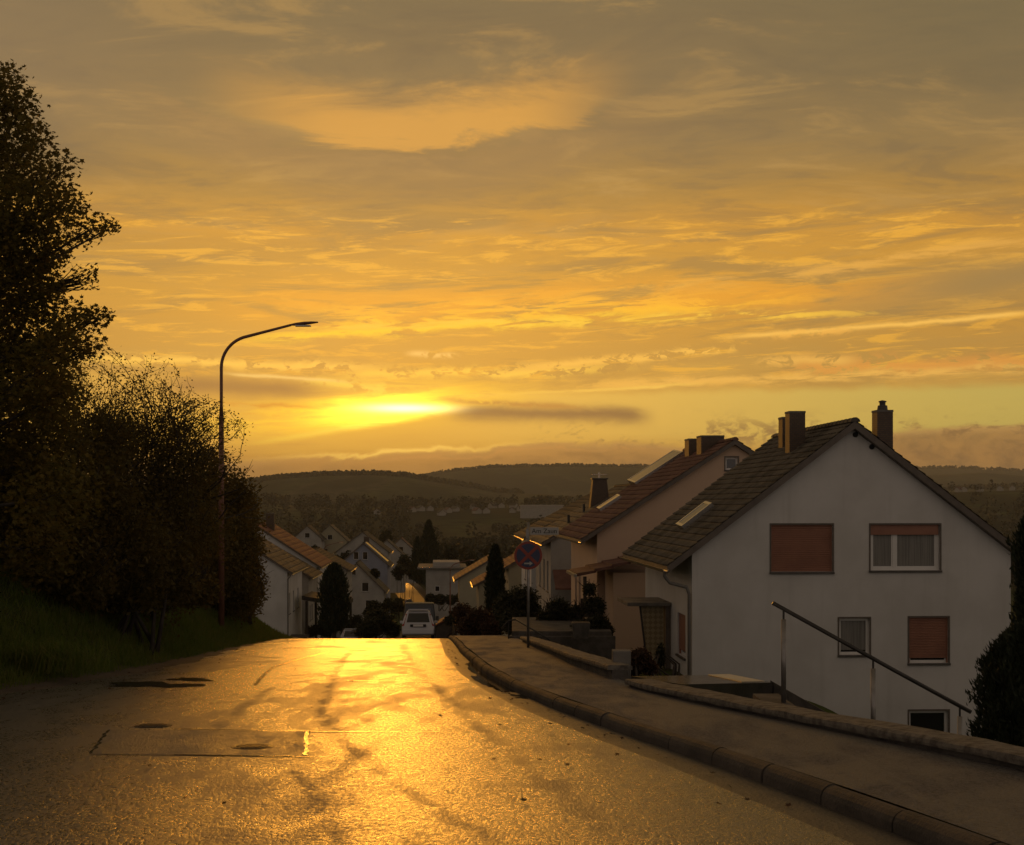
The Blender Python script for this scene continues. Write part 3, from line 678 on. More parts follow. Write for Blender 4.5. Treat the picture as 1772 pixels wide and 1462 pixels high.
def skylight(root, hw, he, pitch, s0, y0, w, h, side=-1, lift=.16, tilt=.09, name='skylight'):
    """roof window: frame and pane; s0 = distance up the slope from the wall line"""
    cp, sp_ = math.cos(pitch), math.sin(pitch)
    def P(s, y, n): return (side*(hw-s*cp+sp_*n), y, he+s*sp_+cp*n+.17/cp)
    tl = lambda y: (y-y0)*tilt
    f = MB(); g = MB(); a, b = s0, s0+h; t = .09
    for sa, sb, ya, yb in ((a, a+t, y0, y0+w), (b-t, b, y0, y0+w), (a+t, b-t, y0, y0+t), (a+t, b-t, y0+w-t, y0+w)):
        f.hexa([P(sa, ya, -.02), P(sa, yb, -.02), P(sb, yb, -.02), P(sb, ya, -.02)], [P(sa, ya, lift+tl(ya)), P(sa, yb, lift+tl(yb)), P(sb, yb, lift+tl(yb)), P(sb, ya, lift+tl(ya))])
    o = f.build(name, M['lit'], root)
    g.hexa([P(a+t, y0+t, .0), P(a+t, y0+w-t, .0), P(b-t, y0+w-t, .0), P(b-t, y0+t, .0)], [P(a+t, y0+t, lift-.012+tl(y0+t)), P(a+t, y0+w-t, lift-.012+tl(y0+w-t)), P(b-t, y0+w-t, lift-.012+tl(y0+w-t)), P(b-t, y0+t, lift-.012+tl(y0+t))])
    g.build('pane', M['panel'], o); return o
skylight(house, HW, HE, P1, .55, 3.6, .8, 1.15)
# downpipe, front-door canopy and side screen on the street side
dp = MB(); xg = -HW-.72; zg = HE-.72*math.tan(P1)+.04
dp.tube([(xg-.02, .1, zg+.02), (xg-.02, .1, zg-.12), (xg+.12, .06, zg-.3), (-HW-.14, .02, zg-.42), (-HW-.07, .04, zg-.62), (-HW-.07, .04, 0.5)], .05, 8)
dp.build('downpipe', M['pipe'], house, True)
can = empty('porch', (0, 0, 0)); can.parent = house
MB().box(-HW-1.32, -HW-.02, 3.3, 5.6, 5.14, 5.25).build('porch_roof', M['concrete'], can, bevel=.01)
MB().box(-HW-.16, -HW-.02, 3.45, 3.6, 2.4, 5.13).build('porch_post', M['verge'], can)
scr = MB(); q = [(-HW-.56, 2.5), (-HW-.2, 2.5), (-HW-.2, 5.13), (-HW-.88, 5.13)]
scr.prism(q, 3.56, 3.59)
def screen_mat():
    m = bpy.data.materials.new('patterned_glass'); m.use_nodes = True; T = NT(m.node_tree); b = T.n['Principled BSDF']
    tc = T.n.new('ShaderNodeTexCoord'); mp = T.n.new('ShaderNodeMapping'); mp.inputs['Rotation'].default_value = (0, R(45), 0); mp.inputs['Scale'].default_value = (9, 9, 9); T.l.new(tc.outputs['Object'], mp.inputs[0])
    k = T.n.new('ShaderNodeTexChecker'); k.inputs['Scale'].default_value = 1; T.l.new(mp.outputs[0], k.inputs[0])
    T.l.new(T.mix(k.outputs[1], (.22, .18, .10, 1), (.36, .30, .17, 1)), b.inputs['Base Color']); b.inputs['Roughness'].default_value = .4
    b.inputs['Transmission Weight'].default_value = .25
    return m
scr.build('screen', screen_mat(), can)
MB().tube([(-HW-.91, 3.55, 5.14), (-HW-.58, 3.55, 2.45)], .03, 6).build('post', M['dark_steel'], can)
MB().box(-HW-.03, -HW-.005, 3.9, 4.9, 3.0, 5.05).build('door', M['wood'], house)

# --- peach house behind it
P2 = R(32.8); Z2 = -9.3; cx2 = (1271-CX)/F*54-.02; HW2 = 5.35; rw2 = 2.46-.2-Z2; HE2 = rw2-HW2*math.tan(P2)
def l2(px): return (px-1271)/F*54.0
def l2z(py): return -(py-HY)/F*54.0-Z2
ph, hr2 = gable_house('peach_house', 'peach rendered house with maroon tiled roof and solar panel behind the white house', cx2, 54, Z2, HW2, 10.6, HE2, P2, M['stucco_peach'], M['roof_plum'], e=.66, v=.25, rows=20, step=.075,
                      holes=[hole(l2(1256), l2(1278), l2z(813), l2z(791)), (-HW2-.2, -HW2+.24, 6.2, 7.2, 4.4, 6.3), (-HW2-.2, -HW2+.24, 7.8, 8.8, 4.4, 6.3)])
window(ph, l2(1256), l2(1278), l2z(813), l2z(791)); window(ph, 6.2, 7.2, 4.4, 6.3, 'left', -HW2); window(ph, 7.8, 8.8, 4.4, 6.3, 'left', -HW2)
skylight(ph, HW2, HE2, P2, 3.3, 8.8, 1.8, 2.6, lift=.14, tilt=.10, name='solar_panel'); skylight(ph, HW2, HE2, P2, 1.1, 6.6, .75, 1.1)
for y in (3.2, 6.0): chimney(ph, hr2, P2, -.3, y, .95, hr2+.50, 1.0)
# lean-to porch on its street corner
wing = empty('porch', (0, 0, 0)); wing.parent = ph
MB().box(-5.05, -3.5, -2.6, -.05, 1.5, 6.72).build('porch_wall', M['stucco_peach'], wing)
rf = MB(); xa, xb, za, zb_ = -6.45, -3.3, 6.62, 7.42
for r in range(5):
    a, b = r/5, (r+1.12)/5
    f0 = lambda t: (xa+(xb-xa)*t, za+(zb_-za)*t)
    (x0_, z0_), (x1_, z1_) = f0(a), f0(b)
    rf.hexa([(x0_, -3.2, z0_), (x1_, -3.2, z1_-.04), (x1_, -.03, z1_-.04), (x0_, -.03, z0_)], [(x0_, -3.2, z0_+.12), (x1_, -3.2, z1_+.05), (x1_, -.03, z1_+.05), (x0_, -.03, z0_+.12)])
rf.build('porch_roof', M['roof_plum'], wing)
MB().box(-6.56, -6.46, -3.25, -.05, 6.6, 6.7).build('gutter', M['zinc'], wing)
MB().box(-6.2, -6.08, -3.0, -2.88, 1.5, 6.6).build('post', M['wood'], wing)
MB().box(-6.0, -5.2, -.04, -.01, 2.0, 5.6).build('door', M['wood'], ph)
# --- two more houses further down on the right
def mid_house(px_e, py_e, D, L, hw, pitch, wm, rm, label, name='white_house', zb=None, e=.5, v=.2, wins=(), rows=12, group=None, base=2.5, **kw):
    ew = at(px_e, py_e, D); tanp = math.tan(pitch); zb_ = ew.z-5.2 if zb is None else zb
    he = ew.z+e*tanp-.17-zb_; cx = ew.x+(hw+e)
    holes = [(-hw-.2, -hw+.24, a, b, c, d) for a, b, c, d in wins]
    r, h = gable_house(name, label, cx, D, zb_, hw, L, he, pitch, wm, rm, e=e, v=v, rows=rows, step=.3, holes=holes, lower=-2, group=group, **kw)
    for a, b, c, d in wins: window(r, a, b, c, d, 'left', -hw, detail=False)
    return r, h, hw, he, cx, zb_
r3, h3, hw3, he3, cx3, zb3 = mid_house(936, 940, 72, 11, 4.8, R(30), M['stucco_old'], M['roof_brown'], 'white house with tall tapered chimney behind the round no stopping sign', wins=[(1.5, 2.6, 2.6, 4.2), (4, 5.1, 2.6, 4.2), (7, 8.1, 2.6, 4.2)])
l = tolocal(1037, 820, 77, cx3, 72, zb3)
ch = MB().hexa([(l[0]-.62, l[1]-.5, l[2]-2.6), (l[0]+.62, l[1]-.5, l[2]-2.6), (l[0]+.62, l[1]+.5, l[2]-2.6), (l[0]-.62, l[1]+.5, l[2]-2.6)], [(l[0]-.38, l[1]-.35, l[2]-.3), (l[0]+.38, l[1]-.35, l[2]-.3), (l[0]+.38, l[1]+.35, l[2]-.3), (l[0]-.38, l[1]+.35, l[2]-.3)]).build('chimney', M['brick'], r3)
wv = MB().tube([(l[0], l[1], l[2]-.3), (l[0], l[1], l[2]+.08)], .06, 6); wv.box(l[0]-.42, l[0]+.42, l[1]-.12, l[1]+.12, l[2]-.05, l[2]-.01); wv.build('chimney_cowl', M['lit'], ch)
MB().box(l[0]-.45, l[0]+.45, l[1]-.42, l[1]+.42, l[2]-.3, l[2]-.24).build('chimney_cap', M['dark_steel'], ch)
for y, s in ((3.0, 1.2), (4.6, 2.2)): MB().tube([(-hw3+s, y, he3+s*.4), (-hw3+s, y, he3+s*.577+.65)], .07, 8).build('vent_pipe', M['dark_steel'], r3)
an = MB(); an.hexa([(-hw3+.1, -1.7, 2.9), (-hw3+3.6, -1.7, 2.9), (-hw3+3.6, -.02, 3.75), (-hw3+.1, -.02, 3.75)], [(-hw3+.1, -1.7, 3.0), (-hw3+3.6, -1.7, 3.0), (-hw3+3.6, -.02, 3.85), (-hw3+.1, -.02, 3.85)]); an.build('awning', M['roof_plum'], r3)
r4, h4, hw4, he4, cx4, zb4 = mid_house(905, 931, 85, 10, 4.8, R(28), M['stucco'], M['roof_dark'], 'white house with dark roof just beyond the tapered chimney house', wins=[(1.5, 2.6, 2.4, 3.9), (5, 6.1, 2.4, 3.9)])
r5, *_ = mid_house(868, 985, 100, 9, 3.6, R(30), M['stucco_cream'], M['roof_red'], 'small cream house with red tiled roof beside the dark columnar thuja', name='small_house', zb=-14)
r6, *_ = mid_house(818, 1014, 112, 8, 3.2, R(28), M['stucco_cream'], M['roof_red'], 'yellow rendered house with two low red roofs left of the columnar thuja', name='small_house', zb=-15.5)
r7, *_ = mid_house(786, 1004, 135, 9, 3.6, R(30), M['stucco_cream'], M['roof_plum'], 'small house with dark roof next to the white flat roofed building', name='small_house', zb=-18)

# flat-roofed white building on the right of the far street
def flat_house():
    p0 = at(737, 985, 200); x0 = p0.x; root = empty('flat_roof_house', (x0, 200, -20.5), YAW)
    tag(root, 'white flat roofed building with a bright roof edge beside the far street', 'house')
    h = p0.z+20.5
    MB().box(0, 5.2, 0, 12, -3, h).build('wall', M['stucco_old'], root)
    r = MB().box(-1.2, 5.9, -.5, 12.4, h, h+.28).build('roof', M['concrete'], root)
    MB().box(1.0, 4.9, 1.5, 10, h+.28, h+.95).build('penthouse', M['stucco_old'], root)
    MB().box(-1.25, 5.95, -.55, -.5, h+.2, h+.36).build('gutter', M['lit'], r)
    f = MB().box(1.3, 2.0, -.03, -.005, h-3.2, h-2.4).build('window', M['white'], root); MB().box(1.36, 1.94, -.04, -.031, h-3.14, h-2.46).build('pane', M['glass'], f)
flat_house()

# --- houses on the left of the street (right eave corner given)
def left_house(px_e, py_e, D, L, hw, pitch, wm, rm, label, zb, name='white_house', wins=(), gwins=(), chim=None, e=.5, rows=12, group=None, **kw):
    ew = at(px_e, py_e, D); tanp = math.tan(pitch); he = ew.z+e*tanp-.17-zb; cx = ew.x-(hw+e)
    holes = [(hw-.24, hw+.2, a, b, c, d) for a, b, c, d in wins]+[hole(a, b, c, d) for a, b, c, d in gwins]
    r, h = gable_house(name, label, cx, D, zb, hw, L, he, pitch, wm, rm, e=e, v=.25, rows=rows, step=.3, holes=holes, lower=-3, group=group, **kw)
    for a, b, c, d in wins: window(r, a, b, c, d, 'right', hw, detail=False)
    for a, b, c, d in gwins: window(r, a, b, c, d, 'front', 0, detail=False)
    if chim: chimney(r, h, pitch, chim[0], chim[1], .8, h+chim[2], .9)
    return r, h, hw, he
rA, hA, hwA, heA = left_house(506, 992, 112, 12, 4.9, R(33), M['stucco'], M['roof_brown'], 'white rendered house with grey tiled roof peeking over the grass bank', -14.3, wins=[(1.2, 2.2, 5.2, 6.9), (4.4, 5.3, 5.2, 6.9), (8, 9, 5.2, 6.9), (1.2, 2.4, .6, 2.8)], e=.45)
MB().box(hwA, hwA+1.5, .6, 3.2, 3.2, 3.35).build('door_canopy', M['roof_dark'], rA)
MB().tube([(hwA+.3, -.1, heA-.3), (hwA+.06, -.06, heA-.6), (hwA+.06, -.06, -1)], .06, 6).build('downpipe', M['pipe'], rA)
rA2, hA2, hwA2, heA2 = left_house(541, 1000, 128, 10, 5.2, R(30), M['stucco_old'], M['roof_dark'], 'lower white house wing with dark roof beside the grey roofed house', -16, wins=[(1, 2, 5, 6.4), (3, 4, 5, 6.4), (6, 7, 5, 6.4)], e=.4)
rB, hB, hwB, heB = left_house(556, 982, 141, 14, 6.2, R(33), M['stucco'], M['roof_red'], 'white house with bright red tiled roof and wide chimney behind the grey roof', -17, wins=[(1.5, 2.6, 5.2, 7.6), (5, 6.1, 5.2, 7.6), (9, 10, 5.2, 7.6)], chim=(.8, 6, 1.3))
MB().tube([(hwB+.3, -.1, heB-.3), (hwB+.06, -.06, heB-.6), (hwB+.06, -.06, -1)], .07, 6).build('downpipe', M['pipe'], rB)
# carport beside the thuja
cp_ = empty('carport', at(528, 1040, 118)); tag(cp_, 'dark timber carport with sloping roof beside the columnar conifer', 'carport')
m_ = MB(); m_.hexa([(-.3, 0, .1), (3.4, 0, -.5), (3.4, 6, -.5), (-.3, 6, .1)], [(-.3, 0, .45), (3.4, 0, -.15), (3.4, 6, -.15), (-.3, 6, .45)]); m_.build('roof', M['roof_dark'], cp_)
for x, y in ((.1, .2), (3.2, .2), (.1, 5.8), (3.2, 5.8)): MB().box(x-.1, x+.1, y-.1, y+.1, -5, .0).build('post', M['wood'], cp_)
rC, hC, hwC, heC = left_house(676, 981, 215, 12, 3.75, R(41), M['stucco_blue'], M['roof_dark'], 'blue grey gable house with skylights standing left of the far street', -23, name='grey_house', gwins=[(-1.5, -.7, 14.2, 15.4), (-.1, .7, 14.2, 15.4)], chim=(.3, 4, 1.1))
skylight(rC, hwC, heC, R(41), .2, .6, 1.5, 4.6, side=1, lift=.25, name='solar_panel')
rD, hD, hwD, heD = left_house(669, 1026, 195, 9, 3.8, R(45), M['stucco_old'], M['roof_brown'], 'white gable house with three small windows in front of the blue grey house', -21.5, gwins=[(-.8, -.1, 11.3, 12.2), (.7, 1.7, 9.0, 10.3), (1.2, 2.2, 6.2, 7.8)], e=.4)
rE, *_ = left_house(676, 957, 250, 12, 4.6, R(37), M['stucco_old'], M['roof_dark'], 'dark roofed house rising behind the blue grey gable house', -27, name='grey_house')
rF, *_ = left_house(607, 988, 160, 10, 4.0, R(28), M['stucco_old'], M['roof_dark'], 'pale low house with dark roof between the conifer and the white gable house', -20, name='small_house')
for i, (px, py, D, hw, lb, wm, rm) in enumerate([
        (560, 935, 330, 3.4, 'far white house with steep gable against the dark trees', 'stucco_old', 'roof_dark'),
        (604, 938, 340, 4.2, 'far pale house with light grey roof right of the steep white gable', 'stucco_cream', 'roof_brown'),
        (704, 965, 300, 3.8, 'far house with shining grey roof left of the tall conifer', 'stucco_old', 'roof_brown'),
        (724, 958, 360, 4.0, 'far house half hidden behind the tall dark conifer', 'stucco_old', 'roof_plum')]):
    left_house(px, py, D, 9, hw, R(42), M[wm], M[rm], lb, -.0-(py-HY)/F*D-4.6, name='small_house', rows=6, gutter=False, gwins=[(-.6, .6, 5.2, 6.4), (-1.6, -.5, 1.6, 3.0)], group='houses at the end of the street')

# small platform (garage roof) beside the main house, gate pillar, handrail
def platform():
    root = empty('garage_roof', (0, 0, 0)); tag(root, 'low dark flat roof slab with wet shining corner in front of the white house', 'garage')
    P = [at(1080, 1168, 25.5), at(1265, 1168, 26.5), at(1340, 1182, 22.4), at(1180, 1184, 19.3)]
    zt = -3.05
    P = [Vector((.30, 20.2, zt)), Vector((4.35, 25.8, zt-.12)), Vector((4.3, 22.6, zt)), Vector((2.1, 17.9, zt))]
    return root
def slab(pts, t): 
    mb = MB(); mb.add([tuple(p) for p in pts]+[(p[0], p[1], p[2]-t) for p in pts], [(0, 1, 2, 3), (7, 6, 5, 4)]+[(i, 4+i, 4+(i+1) % 4, (i+1) % 4) for i in range(4)]); return mb
gr = empty('garage', (3.0, 22, -5.5)); tag(gr, 'low flat roofed garage with wet shining slab in front of the white house wall', 'garage')
def gpart(mb, nm, mt):
    mb.v = [(a-3.0, b-22, c+5.5) for a, b, c in mb.v]; return mb.build(nm, mt, gr)
A_, B_, C_, D_ = at(1092, 1170, 21.0), at(1262, 1167.5, 25.5), at(1338, 1181, 21.6), at(1180, 1184, 18.6)
gpart(slab([A_, B_, C_, D_], .55), 'roof', M['flatroof'])
def on_slab(u, v, h): p = A_.lerp(B_, u); q_ = D_.lerp(C_, u); r_ = p.lerp(q_, v); return r_+Vector((0, 0, h))
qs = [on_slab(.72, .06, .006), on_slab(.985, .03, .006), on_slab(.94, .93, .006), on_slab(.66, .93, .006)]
M['sheet'] = mat('painted_sheen_pale', (.72, .62, .45), .35, .12, 2, .1, 10)  # pale sheet added on the slab; its colour paints the sky reflection
gpart(MB().hexa(qs, [p+Vector((0, 0, .012)) for p in qs]), 'painted_sheen', M['sheet'])
E_ = at(1432, 1232, 21.0)
w = MB(); w.add([C_+Vector((0, 0, -.02)), D_+Vector((0, 0, -.02)), D_+Vector((0, 0, -3)), C_+Vector((0, 0, -3))], [(0, 1, 2, 3)])
gpart(MB().hexa([D_+Vector((.05, .05, -3)), C_+Vector((-.05, .05, -3)), B_+Vector((-.1, -.1, -3)), A_+Vector((.1, 0, -3))], [D_+Vector((.05, .05, -.55)), C_+Vector((-.05, .05, -.55)), B_+Vector((-.1, -.1, -.55)), A_+Vector((.1, 0, -.55))]), 'wall', M['wallside'])
st_ = MB(); c1, e1 = C_, at(1600, 1330, 21.0)
st_.add([c1+Vector((.01, 0, 0)), e1, e1+Vector((0, 0, -3)), c1+Vector((.01, 0, -3)), c1+Vector((.01, .3, 0)), e1+Vector((0, .3, 0)), e1+Vector((0, .3, -3)), c1+Vector((.01, .3, -3))], [(3, 2, 1, 0), (4, 5, 6, 7), (0, 1, 5, 4), (1, 2, 6, 5), (2, 3, 7, 6)])
gpart(st_, 'stair_wall', M['wallside'])

pil = empty('gate_pillar', at(1075, 1180, 20)); tag(pil, 'square concrete gate pillar at the gap between the low walls', 'pillar')
MB().box(-.13, .13, -.13, .13, -.6, .46).build('shaft', M['concrete'], pil, bevel=.012); 

hrl = empty('handrail', at(1358, 1225, 15.4)); tag(hrl, 'sloping steel handrail on three posts behind the low wall', 'handrail')
hb = hrl.location
def rl(px, py): return at(px, py, 15.4)-hb
MB().tube([rl(1337, 1043), rl(1510, 1139), rl(1545, 1158.5), rl(1680, 1232)], .024, 10).build('rail', M['dark_steel'], hrl, True)
for px, py, ln in ((1356, 1056, 1.0), (1511, 1141, 1.0), (1661, 1224, 1.0)):
    p = rl(px, py); q = p+Vector((0, 0, -.10))
    po = MB().tube([q, q+Vector((0, 0, -ln))], .028, 10).build('post', M['steel'], hrl, True)
    MB().tube([p, q], .012, 8).build('bracket', M['dark_steel'], po)
    b0 = q+Vector((0, 0, -ln)); MB().box(b0.x-.07, b0.x+.07, b0.y-.07, b0.y+.07, b0.z-.012, b0.z).build('base_plate', M['steel'], po)
stp = empty('steps', (0, 0, 0)); tag(stp, 'concrete garden steps going down under the steel handrail', 'steps')
sm = MB()
for i in range(11):
    p = at(1356, 1212, 15.4); x = p.x-.22+i*.29; z = p.z-.02-i*.163
    sm.box(x, x+.295, 14.95, 16.1, z-.6, z)
sm.build('flight', M['wallside'], stp)

# ---------------------------------------------------------------- street furniture
def sign():
    b = at(914, 1108, 31); root = empty('traffic_sign', (b.x, b.y, zr(31)+.13)); tag(root, 'round red and blue no stopping sign with arrow under a street name plate', 'sign')
    zc = at(0, 961, 31).z-root.location.z; top = at(0, 905, 31).z-root.location.z
    MB().tube([(0, 0, -.2), (0, 0, top+.02)], .03, 10).build('pole', M['steel'], root, True)
    r = .315
    red = mat('sign_red', (.26, .04, .024), .45, .15, 6); blue = mat('sign_blue', (.035, .045, .10), .45, .15, 6); wht = mat('sign_white', (.4, .38, .35), .5, .08, 6)
    pl = MB().disc((0, -.045, zc), r, (0, 1, 0), .012, 40).build('sign_plate', red, root)
    MB().disc((0, -.052, zc), r*.83, (0, 1, 0), .006, 40).build('blue_field', blue, pl)
    for s in (1, -1):
        d = r*.85; w_ = .035
        u = Vector((math.sin(R(45))*s, 0, math.cos(R(45)))); n = Vector((u.z, 0, -u.x)); c = Vector((0, -.056-.002*(s > 0), zc))
        q = [c-u*d-n*w_, c-u*d+n*w_, c+u*d+n*w_, c+u*d-n*w_]
        MB().hexa(q, [p+Vector((0, -.003, 0)) for p in q]).build('cross_bar', red, pl)
    a = MB(); za = zc-r*.56; y = -.060
    poly = [(-.09, za-.017), (.03, za-.017), (.03, za-.05), (.10, za), (.03, za+.05), (.03, za+.017), (-.09, za+.017)]
    a.prism(poly, y-.003, y); a.build('arrow', wht, pl)
    # name plate: two posts up from the pole top
    zn = at(0, 919, 31).z-root.location.z; xl = (at(922, 0, 31).x-root.location.x); xr = (at(962, 0, 31).x-root.location.x)
    np_ = MB().box(xl-.06, xr+.06, -.03, -.012, zn-.085, zn+.085).build('name_plate', wht, root, bevel=.006)
    MB().box(-.05, .02, -.03, .03, zn-.16, zn+.05).build('bracket', M['steel'], root)
    cu = bpy.data.curves.new('name_text', 'FONT'); cu.body = 'Am Zaun'; cu.size = .15; cu.extrude = .0015; cu.align_x = 'CENTER'; cu.align_y = 'CENTER'
    to = bpy.data.objects.new('tmp', cu); COL.objects.link(to); bpy.context.view_layer.update()
    me = bpy.data.meshes.new_from_object(to.evaluated_get(bpy.context.evaluated_depsgraph_get())); bpy.data.objects.remove(to); bpy.data.curves.remove(cu)
    t = link('lettering', me, M['black'], np_); t.location = ((xl+xr)/2, -.033, zn); t.rotation_euler = (R(90), 0, 0)
sign()

def lamp(x, y, h=8.0, arm=2.35, flip=1):
    root = empty('street_lamp', (x, y, tz(x, y)-.1))
    po = MB().tube([(0, 0, 0), (0, 0, h*.44), (0, 0, h*.665)], [.09, .08, .072], 12); 
    po.build('pole', M['lamp_post'], root, True)
    pts = [(0, 0, h*.665), (0, 0, h*.70)]; c = (.75*flip, 0, h*.86)
    for a in np.linspace(0, 1, 12):
        th = math.pi*(1-a*.40); pts.append(((.92+.92*math.cos(th))*flip, 0, h*.815+.92*math.sin(th)))
    ex, ez = pts[-1][0], pts[-1][2]; pts.append((ex+(arm-abs(ex))*flip*.85, 0, ez+.42*.85)); 
    MB().tube(pts, [.065]+[.046]*(len(pts)-2)+[.036], 10).build('arm', M['lamp_post'], root, True)
    tip = Vector(pts[-1]); d = (Vector(pts[-1])-Vector(pts[-2])).normalized()
    hd = MB(); n = 6; secs = [(0, .035, .05), (.12, .05, .10), (.35, .06, .15), (.6, .045, .14), (.78, .02, .08)]
    V = []
    for s, hz, wy in secs:
        p = tip+Vector((s*flip, 0, s*.1)); V += [p+Vector((0, wy*math.cos(a), hz*math.sin(a)*(1 if math.sin(a) > 0 else .6))) for a in np.linspace(0, 2*math.pi, 10, endpoint=False)]
    Fc = [(i*10+k, i*10+(k+1) % 10, (i+1)*10+(k+1) % 10, (i+1)*10+k) for i in range(4) for k in range(10)]+[tuple(range(10))[::-1], tuple(range(40, 50))]
    hd.add(V, Fc); ho = hd.build('lamp_head', M['lamp_post'], root, True)
    p = tip+Vector((.35*flip, 0, -.01)); MB().box(p.x-.22, p.x+.22, -.1, .1, p.z-.03, p.z+.0).build('lamp_glass', M['white'], ho)
    return root
LY = 40.0; lxw = (383-CX)/F*LY
lamp0 = lamp(lxw, LY, h=-(552-HY)/F*LY-tz(lxw, LY)+.42, arm=2.25)
tag(lamp0, 'tall curved street lamp in front of the bushes on the grass bank', 'street lamp', 'street lamps')
for px, D, lb in ((779, 150, 'far street lamp in front of the white flat roofed building'), (560, 190, 'far street lamp with bright head above the dark roofs')):
    c = copy_tree(lamp0); x = (px-CX)/F*D; c.location = (x, D, (-(976 if px == 779 else 944)+HY)/F*D-8.4); tag(c, lb, 'street lamp', 'street lamps')

# manhole covers, patch and seams in the road
def cover(px, py, r, label):
    t = (py-HY)/F; Y = 3.0
    while zr(Y)+t*Y < 0 and Y < 60: Y += .01
    x = (px-CX)/F*Y; sl = (zr(Y+.2)-zr(Y-.2))/.4
    root = empty('manhole_cover', (x, Y, zr(Y)+.004)); root.rotation_euler = (math.atan(sl), 0, 0); tag(root, label, 'manhole cover')
    MB().tube([(0, 0, -.02), (0, 0, .003)], [r, r], 32).build('ring', M['iron'], root)
    pl = MB().disc((0, 0, .003), r*.86, (0, 0, 1), .003, 32).build('lid', M['iron'], root)
    k = MB()
    for i in range(-3, 4):
        w_ = math.sqrt(max(0, (r*.74)**2-(i*r*.2)**2)); k.box(-w_, w_, i*r*.2-r*.04, i*r*.2+r*.04, .0055, .010)
    k.build('tread', M['iron'], pl)
cover(437, 1293, .19, 'round iron cover inside the patched rectangle of the road')
cover(265, 1256, .19, 'round iron cover left of the patch on the darker side of the road')
def gnd(px, py):
    t = (py-HY)/F; Y = 3.0
    while zr(Y)+t*Y < 0 and Y < 57.3: Y += .01
    return ((px-CX)/F*Y, Y)
def strip(pts, w, name, mt, dz, jit=.02):
    pts = [gnd(*p) for p in pts]; P = []
    for (x0, y0), (x1, y1) in zip(pts[:-1], pts[1:]):
        n = max(2, int(math.hypot(x1-x0, y1-y0)/.12))
        P += [(x0+(x1-x0)*i/n, y0+(y1-y0)*i/n) for i in range(n)]
    P.append(pts[-1]); V = []
    for i, (x, y) in enumerate(P):
        a = P[max(0, i-1)]; b = P[min(len(P)-1, i+1)]; l_ = math.hypot(b[0]-a[0], b[1]-a[1]) or 1
        nx, ny = -(b[1]-a[1])/l_, (b[0]-a[0])/l_; ww = w*(.6+.7*random.random()); j = random.uniform(-jit, jit)
        for s in (-1, 1): V.append((x+nx*(j+s*ww/2), y+ny*(j+s*ww/2), zr(y+ny*(j+s*ww/2))+dz))
    me = bpy.data.meshes.new(name); me.from_pydata(V, [], [(2*i, 2*i+1, 2*i+3, 2*i+2) for i in range(len(P)-1)]); me.update()
    o = link(name, me, mt); tag(o, kind='structure'); return o
q = [gnd(*p) for p in ((188, 1263), (533, 1267), (528, 1309), (158, 1306))]
nu = 14; V = []
for i in range(nu+1):
    for j in range(nu+1):
        a, b = i/nu, j/nu
        x = (q[0][0]*(1-a)+q[1][0]*a)*(1-b)+(q[3][0]*(1-a)+q[2][0]*a)*b; y = (q[0][1]*(1-a)+q[1][1]*a)*(1-b)+(q[3][1]*(1-a)+q[2][1]*a)*b
        V.append((x, y, zr(y)+.004))
me = bpy.data.meshes.new('road_patch'); me.from_pydata(V, [], [(i*(nu+1)+j, i*(nu+1)+j+1, (i+1)*(nu+1)+j+1, (i+1)*(nu+1)+j) for i in range(nu) for j in range(nu)]); me.update()
tag(link('road_patch', me, M['patch']), kind='structure')
for pts, w_ in (([(300, 1262), (540, 1266), (800, 1268)], .03), ([(300, 1307), (545, 1310)], .03), ([(533, 1267), (530, 1288), (527, 1308)], .03), ([(186, 1264), (160, 1304)], .025),
                ([(480, 1121), (600, 1124), (740, 1126)], .14), ([(440, 1186), (470, 1155), (560, 1130)], .06), ([(600, 1178), (760, 1180)], .04)):
    strip(pts, w_, 'road_seam', M['seam'], .006)
def puddle(px, py, rx, ry, seed, dz=.009, mt=None):
    cx_, cy_ = gnd(px, py); rr = random.Random(seed); n = 72; ph_ = [rr.uniform(0, 6.28) for _ in range(4)]
    V = [(cx_, cy_, zr(cy_)+dz)]
    for i in range(n):
        a = 2*math.pi*i/n; k = 1+.25*math.sin(2*a+ph_[0])+.2*math.sin(3*a+ph_[1])+.12*math.sin(5*a+ph_[2])+.08*math.sin(9*a+ph_[3])+.05*math.sin(17*a+ph_[1])+rr.uniform(-.03, .03)
        x = cx_+rx*k*math.cos(a); y = cy_+ry*k*math.sin(a); x += (float(Xk(y))-float(Xk(cy_)))
        V.append((x, y, zr(y)+dz))
    me = bpy.data.meshes.new('puddle'); me.from_pydata(V, [], [(0, 1+i, 1+(i+1) % n) for i in range(n)]); me.update()
    tag(link('puddle', me, mt or M['water']), kind='structure')
puddle(262, 1185, .62, .55, 9, .006, M['seam']); puddle(330, 1176, .3, .4, 12, .006, M['seam'])
for a in ((845, 1178, .14, 2.2, 1), (868, 1190, .16, .8, 2), (822, 1156, .1, 2.4, 3), (902, 1206, .09, .4, 4)): puddle(*a)

